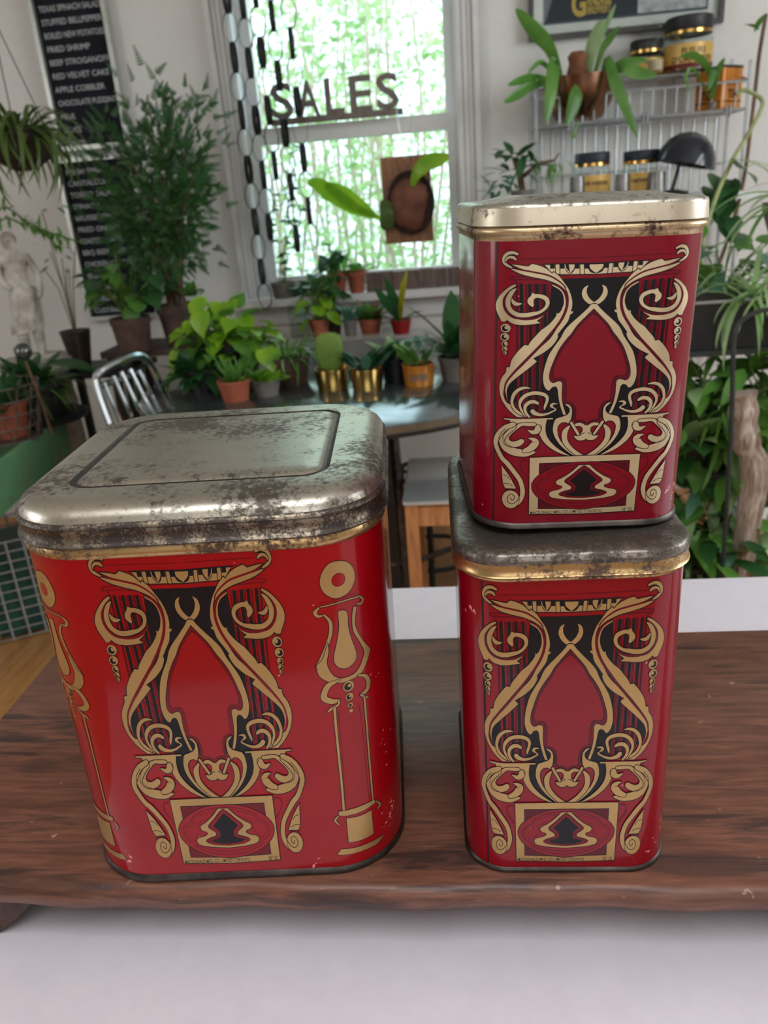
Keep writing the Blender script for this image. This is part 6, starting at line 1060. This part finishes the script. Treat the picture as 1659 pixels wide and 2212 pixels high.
# wire crate with dark green bin on the floor under the bench
p = onz(55, 1392, ZF); cr = thing('wire_crate', 'grey wire crate holding a dark green bin on the floor at the left', 'crate', (p.x-.02, p.y+.18, ZF), .5)
CW, CD, CHh = .30, .26, .34
for j in range(11):
    z = .01+(CHh-.01)*j/10; MB().tube([(-CW/2, -CD/2, z), (CW/2, -CD/2, z), (CW/2, CD/2, z), (-CW/2, CD/2, z)], .0024, 5, closed=True).build('wire', GALV, cr)
for i in range(7):
    x = -CW/2+CW*i/6
    for y in (-CD/2, CD/2): MB().tube([(x, y, .006), (x, y, CHh)], .0036, 5).build('upright', GALV, cr)
for i in range(1, 5):
    y = -CD/2+CD*i/5
    for x in (-CW/2, CW/2): MB().tube([(x, y, .006), (x, y, CHh)], .0036, 5).build('upright', GALV, cr)
MB().box((0, 0, .16), (CW-.03, CD-.03, .29)).build('bin', pmat('bin_green', (38, 88, 80), (24, 62, 56), 14, .5), cr, None)

# ------------------------------------------------------------------ tangle of plants on the right
yR_ = 2.05
pz = at(1560, 735, yR_); zsh3 = at(1580, 735, yR_).z
rs3 = thing('plant_rack', 'dark metal plant rack filled with plants at the right edge', 'rack', (pz.x+.08, yR_+.06, ZF)); hr = zsh3-ZF
for z in (hr, hr*.62, hr*.24): MB().box((0, 0, z-.008), (.66, .34, .014)).build('shelf', DK, rs3, None)
for x in (-.31, .31):
    for y in (-.155, .155): MB().box((x, y, (hr+.02)/2), (.018, .018, hr+.02)).build('post', DK, rs3, None)
ox, oy = pz.x+.08, yR_+.06
rq = random.Random(23)
def rp(name, label, px, py, z, y, r, h, potm, group=None):
    p = at(px, py, y); t = plant(name, label, (p.x, y, z), group); pot(t, r, r*.78, h, potm); return t
# trough with spider plant
p = at(1600, 715, yR_); t = plant('spider_plant', 'pale striped spider plant spilling from a black trough', (p.x, yR_-.02, zsh3))
MB().box((0, 0, .055), (.34, .15, .11)).build('trough', BLACKP, t, None); MB().box((0, 0, .112), (.32, .13, .008)).build('soil', SOIL, t, None); MB().tube([(-.18, -.08, .112), (.18, -.08, .112)], .004, 6).build('rim', GALV, t)
tuft(t, rq, 'strap', 44, .10, .02, (.13, .23), (-.01, -.07), (-35, 75), .01, .03); tuft(t, rq, 'strapg', 12, .10, .03, (.12, .20), (-.02, -.05), (-20, 70))
p = at(1706, 455, 1.95); t = plant('hanging_spider_plant', 'hanging spider plant with pale arching blades at the right edge', (p.x+.02, 1.95, p.z+.02))
MB().lathe([(.05, -.09), (.075, -.02), (.078, 0), (.070, 0), (.06, -.02), (.002, -.03)], n=20).build('pot', GREYP, t, 40)
for k in range(3): MB().tube([(.072*math.cos(k*2.1), .072*math.sin(k*2.1), 0), (0, 0, .30)], .0015, 4).build('hanger', GALV, t)
MB().tube([(0, 0, .30), (0, 0, ZC-p.z-.02)], .002, 4).build('hanger', GALV, t)
tuft(t, rq, 'strap', 30, 0, .03, (.14, .26), (0, 0), (-10, 80)); tuft(t, rq, 'strapg', 8, 0, .03, (.10, .18), (0, 0), (-10, 80))
# twisting pale vine along the rack
t = plant('pale_vine', 'pale twisting vine climbing the right upright of the wire rack', (at(1520, 540, 2.3).x, 2.22, zsh3)); og = Vector(t.location); pot(t, .06, .045, .09, GREYP)
VN = pmat('vine_pale', (168, 176, 122), (130, 140, 92), 30, .6)
q = spline([tuple(at(*a)-og) for a in ((1510, 640, 2.25), (1520, 520, 2.3), (1545, 430, 2.4), (1580, 350, 2.5), (1610, 300, 2.6), (1640, 245, 2.65), (1645, 215, 2.66), (1610, 195, 2.67), (1590, 205, 2.67))], False, None, 7); MB().tube(q, .0062, 7).build('vine_stem', VN, t)
q = spline([tuple(at(*a)-og) for a in ((1530, 640, 2.3), (1600, 420, 2.75), (1626, 240, 2.8), (1640, 120, 2.8), (1655, 30, 2.8))], False, None, 6); MB().tube(q, .006, 6).build('vine_stem', TWIG, t)
for a in ((1560, 385), (1590, 360), (1560, 400), (1575, 470), (1590, 500), (1570, 440), (1545, 410)): inst('leaf', LM['heartd'], t, leafM(at(*a, 2.5)-og, (rq.gauss(0, .5), -.6, rq.gauss(-.4, .3)), rq.uniform(-.5, .5), rq.uniform(.9, 1.4)))
for a in ((1640, 65), (1630, 70)): inst('leaf', LM['lance'], t, leafM(at(*a, 2.8)-og, (rq.gauss(0, .6), -.5, .6), 0, .7))
# leafy pots on the rack's shelves
LB = ('glossy green pothos on the top of the plant rack behind the spider plant', 'leafy plant with broad green leaves on the middle rack shelf', 'dark glossy plant at the left of the middle rack shelf', 'dense green plant low on the plant rack beside the white pot', 'long-leaved plant at the bottom of the plant rack', 'bright leafy plant at the far right of the rack')
t = rp('potted_plant', LB[0], 1560, 600, zsh3, yR_+.12, .065, .10, BLACKP, 'plants on the rack'); leafy(t, rq, 'heart', 16, (.17, .10, .10, .17), (.06, .10), .1, 6); leafy(t, rq, 'lanceb', 16, (.19, .10, .15, .18), (.08, .14), .1, 4); tuft(t, rq, 'strap', 12, .1, .04, (.14, .24), (0, 0), (10, 70))
zm = ZF+hr*.62; zl3 = ZF+hr*.24
t = rp('potted_plant', LB[1], 1545, 900, zm, yR_+.02, .075, .10, GREYP, 'plants on the rack'); leafy(t, rq, 'heart', 40, (.20, .13, .15, .16), (.06, .11), .1, 6); leafy(t, rq, 'lance', 60, (.22, .15, .17, .16), (.08, .16), .1, 6); tuft(t, rq, 'strapg', 40, .1, .05, (.15, .28), (0, 0), (-10, 60)); leafy(t, rq, 'lancep', 30, (.2, .13, .17, .16), (.07, .13), .1, 4); leafy(t, rq, 'roundl', 20, (.2, .13, .17, .16), (.04, .07), .1, 4)
t = rp('potted_plant', LB[2], 1490, 920, zm, yR_-.05, .06, .09, BLACKP, 'plants on the rack'); leafy(t, rq, 'heartd', 24, (.16, .12, .14, .12), (.07, .11), .1, 6); leafy(t, rq, 'heart', 24, (.16, .12, .14, .12), (.07, .11), .1, 6); tuft(t, rq, 'lancep', 22, .08, .04, (.10, .18), (0, 0), (-10, 60))
t = rp('potted_plant', LB[5], 1655, 900, zm, yR_-.02, .07, .10, TERRAD, 'plants on the rack'); leafy(t, rq, 'lance', 60, (.17, .13, .22, .16), (.09, .16), .1, 6); leafy(t, rq, 'heart', 34, (.17, .13, .2, .16), (.08, .13), .1, 5)
t = rp('potted_plant', LB[3], 1560, 1090, zl3, yR_-.03, .08, .11, BLACKP, 'plants on the rack'); leafy(t, rq, 'heart', 60, (.22, .15, .16, .18), (.07, .12), .1, 6); leafy(t, rq, 'lanceb', 30, (.22, .15, .16, .18), (.09, .16), .1, 6); leafy(t, rq, 'lancep', 26, (.22, .15, .16, .16), (.08, .14), .1, 6); leafy(t, rq, 'roundl', 18, (.2, .13, .17, .16), (.04, .07), .1, 4)
t = rp('potted_plant', LB[4], 1500, 1200, zl3, yR_-.14, .06, .09, BLACKP, 'plants on the rack'); leafy(t, rq, 'lanced', 50, (.19, .12, .15, .12), (.10, .18), .1, 6); leafy(t, rq, 'lancep', 20, (.19, .12, .15, .12), (.1, .17), .1, 5); leafy(t, rq, 'lance', 36, (.19, .12, .15, .12), (.12, .2), .1, 6); tuft(t, rq, 'strap', 16, .08, .04, (.16, .3), (0, 0), (-20, 50))
# white pot, driftwood, hook pole
p = at(1622, 1150, yR_-.12); t = plant('potted_plant', 'white glazed pot with trailing greens low at the right', (p.x, yR_-.10, zl3), None); pot(t, .05, .042, max(at(1622, 1085, yR_-.1).z-zl3, .08), pmat('white_glaze', (240, 240, 238), None, 20, .25), .14); tuft(t, rq, 'lance', 26, .1, .04, (.08, .16), (0, 0), (-30, 60))
t = thing('driftwood', 'upright grey brown driftwood log among the right-hand plants', 'wood', (at(1608, 1000, 1.85).x, 1.84, ZF)); og = Vector(t.location)
DW = woodmat('driftwood_bark', (186, 172, 160), (140, 120, 106), (92, 74, 64), (6, 6, 1.2), 6, .85, False)
for off, r in ((0, .026), (.026, .018)):
    q = spline([(og.x-og.x+off-.02, .0, .0)]+[tuple(at(a, b, 1.84)-og+Vector((off, off*.5, 0))) for a, b in ((1622, 1060), (1606, 960), (1600, 900), (1598, 850))], False, None, 5); MB().tube(q, [r*(1+.15*math.sin(i*1.3)) for i in range(len(q))], 10).build('log', DW, t)
t = thing('shepherd_hook', 'thin black garden hook pole between the right-hand plants', 'pole', (at(1578, 1000, 1.80).x, 1.76, ZF)); og = Vector(t.location)
q = spline([(0, 0, 0)]+[tuple(at(a, b, 1.76)-og) for a, b in ((1576, 1000), (1583, 800), (1586, 730), (1600, 695), (1640, 672), (1680, 668))], False, None, 6); MB().tube(q, .0055, 7).build('pole', DK, t); MB().tube([(0, .0, .01), (.08, 0, .01)], .006, 6).build('foot', DK, t)
# wooden chair glimpsed low right
p = at(1500, 1180, 2.42); t = thing('oak_chair', 'slatted oak chair back glimpsed low behind the right-hand plants', 'chair', (p.x, 2.42, ZF)); ztop = at(1492, 1112, 2.42).z-ZF
for x in (-.028, .012, .052): MB().box((x, 0, ztop-.12), (.026, .014, .24)).build('slat', OAKC, t, None)
for x in (-.075, .105): MB().box((x, 0, (ztop+.02)/2), (.03, .03, ztop+.02)).build('leg', OAKC, t, None)
for x in (-.075, .105): MB().box((x, .30, .21), (.03, .03, .42)).build('leg', OAKC, t, None)
MB().box((.015, .15, .43), (.22, .34, .025)).build('seat', OAKC, t, None); MB().box((.015, 0, ztop+.01), (.15, .02, .03)).build('top_rail', OAKC, t, None)
